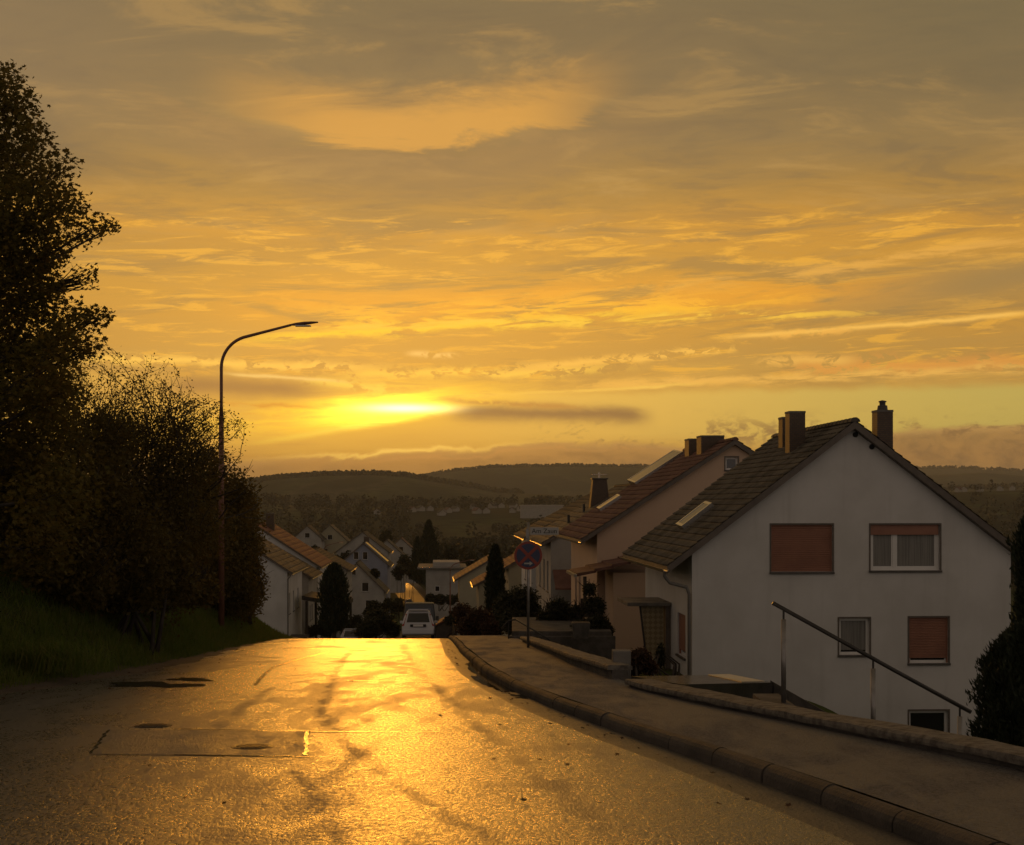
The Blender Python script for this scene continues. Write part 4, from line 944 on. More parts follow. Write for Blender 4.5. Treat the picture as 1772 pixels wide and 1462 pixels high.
# ---------------------------------------------------------------- vehicles
def car_mesh_parts(root, paint, W=1.72, L=4.0, H=1.62, van=False):
    hw = W/2
    if van: prof = [(0, .35, .93), (.0, 1.0, .97), (.04, 1.75, .93), (.12, 2.4, .86), (.5, 2.5, .82), (3.7, 2.48, .82), (4.1, 2.3, .86), (4.7, 1.35, .93), (5.3, 1.05, .9), (5.45, .6, .92), (5.4, .3, .93)]
    else: prof = [(.02, .30, .94), (-.03, .62, 1.0), (.06, .92, .99), (.22, 1.25, .86), (.40, 1.55, .70), (.62, H, .66), (1.5, H+.03, .66), (2.2, H-.04, .68), (3.0, 1.05, .90), (3.75, .88, .88), (4.0, .6, .92), (3.97, .28, .92)]
    n = len(prof); mb = MB(); V = [(-hw*k, y, z) for y, z, k in prof]+[(hw*k, y, z) for y, z, k in prof]
    Fc = [(i, n+i, n+i+1, i+1) for i in range(n-1)]+[(n-1, 2*n-1, n, 0)]+[tuple(range(n)), tuple(range(2*n-1, n-1, -1))]
    mb.add(V, Fc); bo = mb.build('body', paint, root, False, bevel=.05)
    P = lambda a, b, t, k: None
    def rear_quad(z0, z1, k0, k1, y0, y1, nm, mt, o=.025):
        q = [(-hw*k0, y0-o, z0), (hw*k0, y0-o, z0), (hw*k1, y1-o, z1), (-hw*k1, y1-o, z1)]
        return MB().hexa(q, [(a, b+.015, c) for a, b, c in q]).build(nm, mt, root)
    red = M['tail']
    if van:
        rear_quad(1.45, 2.1, .72, .68, .03, .09, 'rear_window', M['glass'])
        ls = [(.9, 1.35, .80, .80, .0, .02)]
    else:
        rear_quad(.98, 1.46, .70, .58, .085, .35, 'rear_window', M['glass'])
        ls = [(.78, 1.42, .86, .68, .01, .33)]
    for s in (-1, 1):
        for z0, z1, k0, k1, y0, y1 in ls:
            a = .11
            q = [(s*hw*k0, y0-.03, z0), (s*(hw*k0+a), y0+.0, z0), (s*(hw*k1+a*.6), y1+.0, z1), (s*hw*k1, y1-.03, z1)]
            q = q if s > 0 else q[::-1]
            MB().hexa(q, [(x, y+.05, z) for x, y, z in q]).build('tail_light', red, root)
        if not van:
            q = [(s*(hw*.90), 1.0, 1.0), (s*(hw*.885), 2.8, 1.02), (s*(hw*.70), 2.15, 1.5), (s*(hw*.70), .75, 1.5)]
            MB().hexa([(x+s*.015, y, z) for x, y, z in q], [(x-s*.05, y, z) for x, y, z in q]).build('side_window', M['glass'], root)
        m = MB(); m.box(s*hw*.95-.0 if s > 0 else s*hw*.95-.2, s*hw*.95+.2 if s > 0 else s*hw*.95, 2.6 if not van else 4.3, 2.72 if not van else 4.42, .98 if not van else 1.5, 1.13 if not van else 1.8); m.build('mirror', paint, root, bevel=.03)
        for y in ((.72, 3.2) if not van else (1.0, 4.4)):
            wh = MB().tube([(s*hw*.78, y, .31), (s*hw*.985, y, .31)], [.31, .31], 20).build('wheel', M['rubber'], root)
            MB().tube([(s*hw*.985, y, .31), (s*hw*1.0, y, .31)], [.2, .18], 16).build('rim', M['steel'], wh)
    MB().box(-.42, .42, -.07, -.04, .72 if not van else .75, .86 if not van else .88).build('plate_recess', M['rubber'], root)
    MB().box(-.26, .26, -.085, -.071, .74 if not van else .77, .85 if not van else .87).build('number_plate', M['white'], root)
    MB().box(-hw*.93, hw*.93, -.10, .05, .34, .60).build('bumper', paint, root, bevel=.04)
    if not van: MB().box(-hw*.6, hw*.6, .28, .55, H-.02, H+.045).build('roof_spoiler', paint, root, bevel=.02)
M['tail'] = mat('tail_light_red', (.30, .02, .015), .25, .2, 8)
M['car_white'] = mat('car_paint_silver_white', (.52, .52, .55), .28, .04, 2, spec=.6)
M['car_dark'] = mat('car_paint_dark', (.02, .022, .02), .3, .1, 2, spec=.6)
M['car_blue'] = mat('car_paint_blue', (.05, .13, .26), .25, .1, 2, spec=.6)
def vehicle(name, label, cat, px, Y, paint, van=False, yaw=YAW, group=None, z=None):
    x = (px-CX)/F*Y; root = empty(name, (x, Y, zr(Y) if z is None else z), yaw)
    sl = (zr(Y+5)-zr(Y))/5; root.rotation_euler = (math.atan(sl), 0, yaw)
    tag(root, label, cat, group); car_mesh_parts(root, paint, van=van, W=1.74 if not van else 2.0); return root
vehicle('parked_car', 'white compact people carrier seen from behind at the crest of the road', 'car', 723.5, 73, M['car_white'])
vehicle('parked_van', 'dark van standing in front of the white people carrier', 'van', 726, 83, M['car_dark'], True)
vehicle('parked_car', 'white car whose roof just shows over the crest by the conifer', 'car', 607, 112, M['car_white'], z=tz((607-CX)/F*112, 112)+.02)
vehicle('parked_car', 'blue car parked on the left of the far street', 'car', 707, 330, M['car_blue'])
vehicle('parked_car', 'dark car parked beside the blue car on the far street', 'car', 692, 316, M['car_dark'])

# ---------------------------------------------------------------- vegetation
def rand_rot(n, flat=0.0):
    a = RNG.normal(size=(n, 3)); a[:, 2] += flat*np.sign(a[:, 2]); a /= np.linalg.norm(a, axis=1)[:, None]
    b = RNG.normal(size=(n, 3)); b -= (a*b).sum(1)[:, None]*a; b /= np.linalg.norm(b, axis=1)[:, None]
    return b, np.cross(a, b), a
QUAD = np.array([(-.5, 0, 0), (0, -.28, .06), (.5, 0, 0), (0, .28, .06)])
_ang = np.radians([0, 24, 52, 80, 118, 180, 242, 280, 308, 336]); _rad = np.array([.58, .25, .50, .23, .34, .16, .33, .24, .47, .24])
MAPLE = np.stack([np.cos(_ang)*_rad, np.sin(_ang)*_rad*.9, np.array([-.06, .04, -.03, .04, 0, .05, 0, .04, -.05, .04])], 1)
def leaves(name, P, size, mt, shape=QUAD, flat=.6, parent=None, jitter=.35):
    n = len(P); u, v, w = rand_rot(n, flat); s = size*(1+jitter*RNG.uniform(-1, 1, n))
    k = len(shape)
    V = P[:, None, :]+s[:, None, None]*(u[:, None, :]*shape[None, :, 0, None]+v[:, None, :]*shape[None, :, 1, None]+w[:, None, :]*shape[None, :, 2, None])
    Fc = np.arange(n*k).reshape(n, k)
    return link(name, fast_mesh(name, V.reshape(-1, 3), Fc, k), mt, parent)
def in_blobs(blobs, n, inner=.35):
    """points in ellipsoids (x, y, z, rx, ry, rz), more of them near the skins"""
    B = np.array(blobs, float); w = (B[:, 3]*B[:, 4]*B[:, 5])**.75; idx = RNG.choice(len(B), n, p=w/w.sum())
    d = RNG.normal(size=(n, 3)); d /= np.linalg.norm(d, axis=1)[:, None]
    r = (inner+(1-inner)*RNG.uniform(0, 1, n)**.6)*(1+.12*RNG.normal(size=n))
    return B[idx, :3]+d*B[idx, 3:]*r[:, None]
M['maple'] = leaf_mat('maple_leaves', [(.085, .075, .014), (.13, .10, .018), (.18, .12, .02)], .45, .5)
M['shrub'] = leaf_mat('shrub_leaves', [(.085, .07, .016), (.115, .085, .018), (.14, .095, .02)], .45, .6)
M['conifer'] = leaf_mat('conifer_sprays', [(.018, .025, .013), (.026, .035, .017), (.036, .045, .02)], .12, 1.5)
M['bushgreen'] = leaf_mat('bush_leaves', [(.022, .024, .011), (.032, .034, .014), (.045, .044, .018)], .2, 1.0)
M['autumn'] = leaf_mat('autumn_leaves', [(.03, .02, .012), (.06, .03, .014), (.08, .035, .016)], .3, 1.0)
M['wood_far'] = leaf_mat('far_foliage', [(.020, .021, .011), (.03, .029, .013), (.045, .04, .018)], .15, .05)
M['grass'] = leaf_mat('grass_blades', [(.085, .13, .014), (.12, .155, .02), (.17, .16, .04)], .45, .7)

def tree_left():
    Y0 = 24.0; tx = -10.6; z0 = tz(tx, Y0+.5)
    root = empty('maple_tree', (tx, Y0+.5, z0)); tag(root, 'tall dark broadleaf tree at the left edge rising above the bushes', 'tree')
    o = Vector(root.location); blobs = []; tips = []
    S = [(20, 135, 34), (-20, 170, 60), (40, 180, 34), (10, 230, 60), (60, 235, 34), (50, 300, 62), (105, 285, 34), (20, 360, 80), (110, 350, 44), (40, 420, 70), (140, 398, 40), (190, 395, 22), (95, 440, 32), (175, 385, 24), (20, 490, 80), (66, 495, 42),
         (60, 570, 80), (135, 548, 40), (165, 550, 28), (184, 545, 18), (20, 640, 80), (110, 598, 44), (155, 600, 30), (70, 650, 70), (95, 690, 60), (20, 730, 95), (90, 770, 75), (20, 840, 100), (90, 860, 80), (10, 930, 100), (60, 960, 70),
         (-60, 260, 90), (-90, 400, 120), (-80, 560, 130), (-80, 720, 130), (-80, 880, 130), (-170, 330, 110), (-220, 500, 140), (-220, 680, 150), (-180, 850, 130), (-40, 120, 40), (-320, 620, 110), (-320, 470, 90), (-120, 190, 60)]
    for px, py, r in S:
        rr = r/F*Y0
        for k in range(2 if r > 40 else 1):
            dy = random.uniform(-1, 1)*min(2.6, 1.2+rr*1.6)
            Y = Y0+dy; p = at(px+random.uniform(-.12, .12)*r, py, Y)
            if p.z-rr < tz(p.x, p.y)+.2: p.z = tz(p.x, p.y)+rr+.2
            blobs.append((p.x-o.x, p.y-o.y, p.z-o.z, rr, rr*1.25, rr*.85)); tips.append((p-o, rr))
    P = in_blobs(blobs, 100000, .3)
    leaves('crown', P, .115, M['maple'], MAPLE, .7, root)
    tr = MB(); H = max(t.z for t, _ in tips)
    tr.tube([(0, 0, -.3), (.05, 0, 1.5), (-.05, .1, 4), (.1, .05, 7), (.15, 0, H*.85)], [.36, .30, .24, .15, .05], 12); tr.build('trunk', M['bark'], root, True)
    br = MB()
    for t, rr in tips:
        zb = max(.8, min(H*.8, t.z*.72-.3)); a = Vector((0, 0, zb)); mid = a.lerp(t, .55)+Vector((random.uniform(-.2, .2), random.uniform(-.2, .2), -.1))
        t = mid.lerp(t, .9)
        br.tube([a, mid, t], [.075, .045, .010], 6)
        for q in range(5):
            e_ = t+Vector((random.uniform(-.8, .9), random.uniform(-.6, .6), random.uniform(-.3, .6)))*min(.4, rr*.9)
            br.tube([mid.lerp(t, random.uniform(.5, .95)), e_], [.012, .004], 4, False)
    # sparse twig seen against the sky
    p = [at(146+random.uniform(-22, 24), 482+random.uniform(-26, 22), Y0+random.uniform(-.4, .4))-o for _ in range(110)]
    hub = at(84, 500, Y0)-o
    for k in range(26):
        q = p[k]; mid = hub.lerp(q, .5)+Vector((random.uniform(-.1, .1), random.uniform(-.1, .1), random.uniform(-.12, .05)))
        br.tube([hub, mid, q], [.016, .010, .003], 4, False)
    br.build('branch', M['bark'], root, True)
    leaves('twig_leaves', np.array(p), .09, M['maple'], QUAD, .3, root)
tree_left()

def shrub(name, label, cat, base, blobs_w, n, size, mt, stems=9, group=None, shape=QUAD, inner=.3, twigs=0, twig_len=.5, cat_part='foliage', twig_r=.006):
    root = empty(name, base); tag(root, label, cat, group); o = Vector(base)
    if group and 'bank' in group:
        for p, a, b, c in list(blobs_w):
            g_ = tz(p.x, p.y-.4)
            zz = p.z-c
            while zz > g_+.1:
                zz -= c*.9
                if HY-zz/p.y*F > 1046 or float(Xl(p.y))-p.x < .9: break
                blobs_w.append((Vector((p.x+random.uniform(-.3, .3), p.y-.3, max(zz, g_+.35*c))), a*.9, b*.9, c*.8))
    bl = [(p.x-o.x, p.y-o.y, p.z-o.z, a, b, c) for p, a, b, c in blobs_w]
    leaves(cat_part, in_blobs(bl, n, inner), size, mt, shape, .4, root)
    st = MB()
    for i in range(stems):
        b = random.choice(bl); t = Vector(b[:3])+Vector((random.uniform(-.5, .5)*b[3], random.uniform(-.5, .5)*b[4], b[5]*.5))
        a = Vector((random.uniform(-.5, .5), random.uniform(-.5, .5), -.2)); m_ = a.lerp(t, .5)+Vector((random.uniform(-.3, .3), random.uniform(-.3, .3), .2))
        if twigs == 0: MB().tube([a, m_, t], [.05, .03, .01], 5).build('stem', M['bark'], root, True)
        else: st.tube([a, m_, t], [.05, .03, .01], 5)
    for i in range(twigs):
        b = random.choice(bl); d = Vector((random.gauss(0, 1), random.gauss(0, 1), abs(random.gauss(.4, 1)))).normalized()
        a = Vector(b[:3])+Vector((d.x*b[3], d.y*b[4], d.z*b[5]))*.6; e_ = a+Vector((d.x*.9, d.y*.9, d.z+.35)).normalized()*twig_len*random.uniform(.5, 1.3)
        mm = a.lerp(e_, .5)+Vector((random.uniform(-.08, .08),)*3)
        st.tube([a, mm, e_], [twig_r*2, twig_r*1.4, twig_r*.6], 4, False)
    if twigs: st.build('stems', M['bark'], root, True)
    return root
def blob(px, py, r, Y, ry=1.2, rz=.9):
    k = r/F*Y; p = at(px, py, Y); return (p, k, k*ry, k*rz)
def bank_base(px, Y): x = (px-CX)/F*Y; return (x, Y, tz(x, Y))
shrub('shrub', 'dense dark shrub under the tall tree on the grass bank', 'shrub', bank_base(90, 26), [blob(60, 900, 110, 26), blob(150, 850, 90, 26.5), blob(110, 960, 90, 25), blob(200, 930, 90, 26.5), blob(20, 980, 80, 25), blob(180, 760, 66, 28), blob(-60, 930, 110, 26), blob(150, 1000, 60, 25)], 38000, .10, M['shrub'], 14, 'shrubs on the grass bank', twigs=160, twig_len=.5)
shrub('shrub', 'lacy shrub with thin bare twigs against the sunset left of the street lamp', 'shrub', bank_base(240, 31), [blob(250, 840, 120, 31), blob(200, 760, 60, 31), blob(290, 760, 62, 31), blob(320, 830, 80, 31.5), blob(260, 930, 100, 30), blob(330, 920, 80, 30), blob(200, 880, 100, 31)], 38000, .085, M['shrub'], 16, 'shrubs on the grass bank', twigs=420, twig_len=.7, inner=.25)
def lacy():
    base = Vector(bank_base(245, 31)); root = empty('bare_tree', base); tag(root, 'small thin tree with lacy half bare twigs above the dark shrubs', 'tree')
    br = MB(); lv = []
    def grow(p, d, r, L, lev):
        q = p+d*L
        if lev > 0 and not (-3.4 < q.x < 2.2*max(.0, min(1, (top*1.12-q.z)/(top*.35))) and q.z < top*1.1): return
        q = q+Vector((random.gauss(0, .05), random.gauss(0, .05), random.gauss(0, .05)))*L
        br.tube([p, p.lerp(q, .5)+Vector((random.gauss(0, .04), random.gauss(0, .04), 0))*L, q], [r, r*.85, r*.7], 5 if lev < 3 else 4, False)
        if lev >= 3:
            for _ in range(7 if lev < 5 else 8): lv.append(p.lerp(q, random.random())+Vector((random.gauss(0, .07), random.gauss(0, .07), random.gauss(0, .07))))
        if lev < 6:
            for _ in range(3 if lev < 3 else 2):
                nd = (d+Vector((random.gauss(0, .5), random.gauss(0, .5), random.gauss(.08, .3)))).normalized(); grow(q, nd, r*.66, L*random.uniform(.66, .86), lev+1)
    top = at(245, 640, 31).z-base.z
    for k in range(5):
        grow(Vector((random.uniform(-.6, .6), random.uniform(-.4, .4), 0)), Vector((random.uniform(-.42, .42), random.uniform(-.3, .3), 1)).normalized(), .05, top*.30, 0)
    br.build('branches', M['bark'], root, True); leaves('foliage', np.array([tuple(p) for p in lv]), .06, M['shrub'], QUAD, .2, root)
lacy()
shrub('shrub', 'broad dark shrub behind the street lamp pole', 'shrub', bank_base(370, 44), [blob(360, 860, 70, 44), blob(395, 850, 52, 44), blob(330, 940, 90, 42), blob(400, 930, 60, 44), blob(360, 990, 70, 42), blob(300, 990, 70, 40), blob(415, 860, 26, 44), blob(425, 1010, 26, 43), blob(360, 800, 36, 44), blob(290, 900, 70, 40)], 34000, .12, M['shrub'], 14, 'shrubs on the grass bank', twigs=260, twig_len=.6)
shrub('shrub', 'bushy shrub at the right end of the thicket next to the white house', 'shrub', bank_base(415, 50), [blob(412, 900, 46, 50), blob(430, 950, 30, 50), blob(405, 970, 44, 49), blob(440, 985, 16, 50), blob(425, 870, 26, 50), blob(395, 1010, 34, 48), blob(420, 1015, 16, 49)], 12000, .13, M['shrub'], 9, 'shrubs on the grass bank', twigs=140, twig_len=.6)
shrub('shrub', 'low dark shrub with trailing twigs above the roadside grass', 'shrub', bank_base(230, 27), [blob(230, 1000, 70, 27), blob(300, 1010, 50, 28), blob(170, 990, 60, 26.5), blob(270, 960, 60, 28), blob(340, 1020, 40, 30)], 12000, .1, M['shrub'], 8, 'shrubs on the grass bank', twigs=160, twig_len=.4)

def conifer(name, label, base, r, h, n, size=.22, taper=.55, cat='conifer', group=None, lobes=9, cone=0):
    root = empty(name, base); tag(root, label, cat, group)
    z = RNG.uniform(0, 1, n)**.9; a = RNG.uniform(0, 2*np.pi, n)
    prof = np.minimum(1, (z+.02)*9)*np.where(z < taper, 1, np.sqrt(np.maximum(0, 1-((z-taper)/(1-taper))**1.7)))
    if cone: prof = np.minimum(1, (z+.02)*9)*((1-z)**cone+.03)*(.78+.22*np.abs(np.sin(z*h*2.1)))
    k = 1+.16*np.sin(a*lobes+z*14)+.12*np.sin(a*5-z*31+1.0)+(.13 if n < 10000 else .06)*RNG.normal(size=n)
    rr = r*prof*k*(.55+.45*RNG.uniform(0, 1, n)**.5)
    P = np.stack([rr*np.cos(a), rr*np.sin(a), z*h+RNG.normal(size=n)*.03*h*.2], 1)
    u = np.array([(-.5, 0, 0), (-.1, -.14, .02), (.5, 0, .0), (-.1, .14, .02)])
    # sprays stand upright and lean outwards
    ax = np.stack([np.cos(a)*.45, np.sin(a)*.45, np.ones(n)], 1)+.35*RNG.normal(size=(n, 3)); ax /= np.linalg.norm(ax, axis=1)[:, None]
    sd = np.cross(ax, RNG.normal(size=(n, 3))); sd /= np.linalg.norm(sd, axis=1)[:, None]; nn = np.cross(ax, sd); s = size*RNG.uniform(.6, 1.4, n)
    V = P[:, None, :]+s[:, None, None]*(ax[:, None, :]*u[None, :, 0, None]+sd[:, None, :]*u[None, :, 1, None]+nn[:, None, :]*u[None, :, 2, None])
    link('foliage', fast_mesh('foliage', V.reshape(-1, 3), np.arange(n*4).reshape(n, 4), 4), M['conifer'], root)
    MB().tube([(0, 0, -.5), (0, 0, h*.9)], [.12*r+.05, .02], 8).build('trunk', M['bark'], root); return root
def conifer_px(name, label, px, top, bot, wpx, Y, n, **kw):
    b = at(px, bot, Y); h = (bot-top)/F*Y; return conifer(name, label, b, wpx/2/F*Y, h, n, **kw)
conifer_px('columnar_conifer', 'dark columnar conifer between the white houses on the left', 578, 976, 1092, 46, 100, 9000, size=.3, taper=.5)
conifer_px('columnar_conifer', 'tall slim dark thuja left of the round no stopping sign', 857, 944, 1090, 30, 62, 8000, size=.24, taper=.35)
conifer_px('columnar_conifer', 'tall dark thuja at the right edge beside the white house', 1816, 868, 1400, 104, 27, 26000, size=.16, taper=.86)
conifer_px('conifer', 'broad dark conifer hedge bush behind the low wall at the right edge', 1784, 1078, 1420, 168, 19.5, 34000, size=.10, taper=.62)
conifer_px('tall_conifer', 'tall pointed conifer standing right of the far houses', 742, 902, 1012, 56, 330, 5000, size=1.1, cone=.75)
conifer_px('tall_conifer', 'slim dark conifer in front of the far conifer', 722, 930, 1005, 30, 300, 3000, size=.9, cone=.7)

G1 = 'bushes along the street'
def bush(label, px, Y, bl, n, size, mt='bushgreen', **kw):
    x = (px-CX)/F*Y; low = min(b[0].z-b[3] for b in bl); return shrub('bush', label, 'bush', (x, Y, max(tz(x, Y), low-.6)), bl, n, size, M[mt], 6, G1, **kw)
bush('rounded dark bush behind the no stopping sign', 905, 52, [blob(905, 1040, 30, 52), blob(880, 1050, 28, 52), blob(920, 1060, 20, 52), blob(890, 1075, 26, 51)], 9000, .11)
bush('low reddish bush at the foot of the columnar thuja', 830, 58, [blob(830, 1075, 26, 58), blob(810, 1085, 22, 58), blob(850, 1090, 22, 57), blob(800, 1060, 18, 60)], 7000, .12, 'autumn')
bush('leafy green shrub on the terrace right of the no stopping sign', 965, 45, [blob(965, 1055, 22, 45), blob(985, 1065, 20, 45), blob(945, 1072, 18, 45), blob(1000, 1060, 14, 45)], 6000, .09, twigs=90, twig_len=.35)
bush('trailing dark shrub climbing by the peach porch post', 1030, 43, [blob(1028, 1050, 20, 43), blob(1020, 1020, 13, 43), blob(1035, 1080, 20, 42), blob(1005, 1085, 16, 42), blob(1050, 1090, 13, 42)], 6500, .085, twigs=80, twig_len=.3)
bush('brown autumn shrub beside the concrete gate pillar', 1110, 26, [blob(1108, 1140, 20, 26), blob(1125, 1155, 14, 26), blob(1098, 1158, 14, 26)], 3500, .07, 'autumn')
bush('small dark pot conifer by the front door screen', 1143, 36, [blob(1143, 1135, 8, 36, rz=2.6)], 1500, .07)
bush('dark roadside bush left of the white people carrier', 655, 80, [blob(655, 1075, 26, 80), blob(635, 1090, 22, 78), blob(680, 1090, 14, 80)], 7000, .16)
bush('dark hedge bush under the columnar conifer on the left', 600, 122, [blob(600, 1084, 16, 122), blob(565, 1088, 18, 122), blob(618, 1074, 11, 122), blob(540, 1092, 12, 122), blob(632, 1086, 12, 122)], 7000, .2)
bush('small bushy tree in front of the white gable house', 650, 120, [blob(648, 1050, 12, 120), blob(662, 1056, 12, 120), blob(640, 1062, 12, 120), blob(668, 1046, 8, 120)], 3000, .22)
bush('dark bush at the roadside left of the far street', 686, 170, [blob(690, 1042, 9, 170), blob(681, 1050, 12, 168), blob(672, 1040, 7, 172), blob(695, 1052, 8, 168)], 3500, .26, inner=.1)
bush('flat hedge under the white flat roofed building', 765, 190, [blob(745, 1036, 10, 190), blob(762, 1037, 10, 190), blob(780, 1038, 10, 190), blob(796, 1034, 9, 190)], 5000, .3)
bush('dark bush right of the dark van', 782, 92, [blob(792, 1066, 14, 92), blob(778, 1074, 10, 92), blob(806, 1072, 16, 92)], 4500, .18)

sh = empty('garden_shed', at(770, 1092, 98), YAW); tag(sh, 'small garden shed with reddish lit roof right of the dark van', 'shed')
MB().prism([(-.7, -1.5), (.8, -1.5), (.8, .35), (.05, .75), (-.7, .35)], 0, 2.2).build('wall', M['wood'], sh)
MB().prism([(-.85, .28), (.05, .77), (.95, .28), (.95, .36), (.05, .87), (-.85, .36)], -.15, 2.35).build('roof', M['roof_red'], sh)
fe = empty('garden_fence', at(800, 1098, 84), YAW); tag(fe, 'low dark picket fence along the footpath right of the parked van', 'fence')
fm = MB()
for i in range(26): fm.box(-.55+0*i, -.50, i*.22, i*.22+.09, -1.2, .25+.04*(i % 3))
fm.build('pickets', M['wood'], fe); MB().box(-.49, -.45, 0, 5.7, -.5, -.42).build('rail', M['wood'], fe); MB().box(-.49, -.45, 0, 5.7, .02, .10).build('rail', M['wood'], fe)
for px_, py_, r_, D_ in ((600, 962, 11, 250), (583, 968, 9, 245), (655, 950, 8, 300), (690, 985, 9, 270), (700, 968, 10, 290), (712, 985, 8, 300), (765, 972, 11, 280), (800, 985, 12, 240), (826, 985, 12, 200), (840, 1010, 12, 150), (545, 952, 9, 300), (636, 935, 8, 400), (668, 925, 9, 420), (780, 955, 12, 330), (815, 965, 12, 320), (648, 990, 7, 200), (805, 1030, 9, 140)):
    p_ = at(px_, py_, D_); g_ = tz(p_.x, D_); k_ = r_/F*D_
    shrub('small_tree', 'small dark tree between the houses of the lower street', 'tree', (p_.x, D_, min(g_, p_.z-k_)), [blob(px_, py_, r_, D_), blob(px_-r_*.5, py_+r_*.7, r_*.8, D_), blob(px_+r_*.55, py_+r_*.6, r_*.75, D_), blob(px_, py_+r_*1.6, r_*.7, D_)], 1500, .0016*D_+.05, M['bushgreen'], 5, 'trees between the street houses', inner=.15)
# terrace with low wall right of the sign
ter = empty('terrace', (2.2, 41, -5.2)); tag(ter, 'low terrace with concrete edge in front of the peach porch', 'terrace')
MB().box(-2.2, .75, 0, 5, -1.2, at(0, 1092, 41).z+5.2).build('terrace_slab', M['wallside'], ter, bevel=.02)
MB().box(-2.3, .85, -.15, -.0, -1.5, at(0, 1100, 41).z+5.2).build('terrace_edge', M['wallside'], ter, bevel=.02)
hr2_ = empty('garden_rail', at(880, 1085, 40)); tag(hr2_, 'thin curved metal garden rail beside the no stopping sign', 'handrail')
b0 = Vector(hr2_.location)
MB().tube([at(868, 1088, 40)-b0, at(880, 1074, 40)-b0, at(893, 1072, 40)-b0, at(915, 1085, 39)-b0, at(950, 1106, 38)-b0], .025, 8).build('rail', M['dark_steel'], hr2_, True)
for px, py, Y in ((880, 1074, 40), (915, 1085, 39)): 
    p = at(px, py, Y)-b0; MB().tube([p, p-Vector((0, 0, .9))], .018, 6).build('post', M['dark_steel'], hr2_)
tp = empty('planter', at(1005, 1098, 40)); tag(tp, 'pale rectangular planter on the terrace below the porch', 'planter')
MB().hexa([(-.2, -.2, -.1), (.2, -.2, -.1), (.2, .2, -.1), (-.2, .2, -.1)], [(-.26, -.26, .35), (.26, -.26, .35), (.26, .26, .35), (-.26, .26, .35)]).build('pot', M['wallside'], tp)
MB().box(-.22, .22, -.22, .22, .33, .36).build('soil', M['dirt'], tp)

# grass on the bank
def grass():
    n = 95000; y = 12+46*RNG.uniform(0, 1, n)**1.25; d = RNG.uniform(.15, 1, n)**1.0*7
    d = np.where(RNG.uniform(0, 1, n) < .35, RNG.uniform(.1, 1.6, n), d)
    x = Xl(y)-d; z = terrain(x, y)
    h = (.07+.10*RNG.uniform(0, 1, n))*(1+.5*wob(x, y, 2.2)+1.5*np.clip(wob(x, y, 5.1, 2.0), 0, 1)**2); w = .006+.004*RNG.uniform(0, 1, n)+y*.00022; a = RNG.uniform(0, 2*np.pi, n); l1 = RNG.normal(size=(n, 2))*.05
    ex, ey = np.cos(a)*w, np.sin(a)*w
    V = np.stack([np.stack([x-ex, y-ey, z-.01], 1), np.stack([x+ex, y+ey, z-.01], 1), np.stack([x+l1[:, 0], y+l1[:, 1], z+h], 1)], 1).reshape(-1, 3)
    tag(link('grass', fast_mesh('grass', V, np.arange(n*3).reshape(n, 3), 3), M['grass']), 'short green grass covering the roadside bank', 'grass', kind='stuff')
    # long tuft hanging over the asphalt
    c = gnd(70, 1182); m_ = MB(); root = empty('grass_tuft', (c[0]-.3, c[1]+.3, tz(c[0]-.3, c[1]+.3))); tag(root, 'long arching grass tuft hanging over the road edge on the left', 'grass tuft')
    for i in range(900):
        bx, by = random.gauss(-.1, .5), random.gauss(.1, .25); a = random.uniform(0, 6.28); L = random.uniform(.35, .75); o_ = L*random.uniform(.3, .75)
        dx_, dy_ = math.cos(a)*o_+.12, math.sin(a)*o_-.1; px_, py_ = -math.sin(a)*.006, math.cos(a)*.006
        m_.add([(bx-px_, by-py_, 0), (bx+px_, by+py_, 0), (bx+dx_*.5+px_, by+dy_*.5+py_, L*.62), (bx+dx_*.5-px_, by+dy_*.5-py_, L*.62), (bx+dx_, by+dy_, L*.45)], [(0, 1, 2, 3), (3, 2, 4)])
    m_.build('blades', M['grass'], root)
grass()
def litter():
    n = 520; y = 9+40*RNG.uniform(0, 1, n)**1.3; t = RNG.uniform(0, 1, n)
    x = np.where(t < .55, Xl(y)+.15+np.abs(RNG.normal(size=n))*.6, np.where(t < .8, Xk(y)-.12-np.abs(RNG.normal(size=n))*.12, Xl(y)+(Xk(y)-Xl(y))*RNG.uniform(.05, .95, n)))
    P = np.stack([x, y, zrv(y)+.022], 1)
    o = leaves('leaf_litter', P, .06, M['autumn'], MAPLE, 3.0); tag(o, 'fallen brown leaves scattered along the road edges', 'leaves', kind='stuff')
litter()

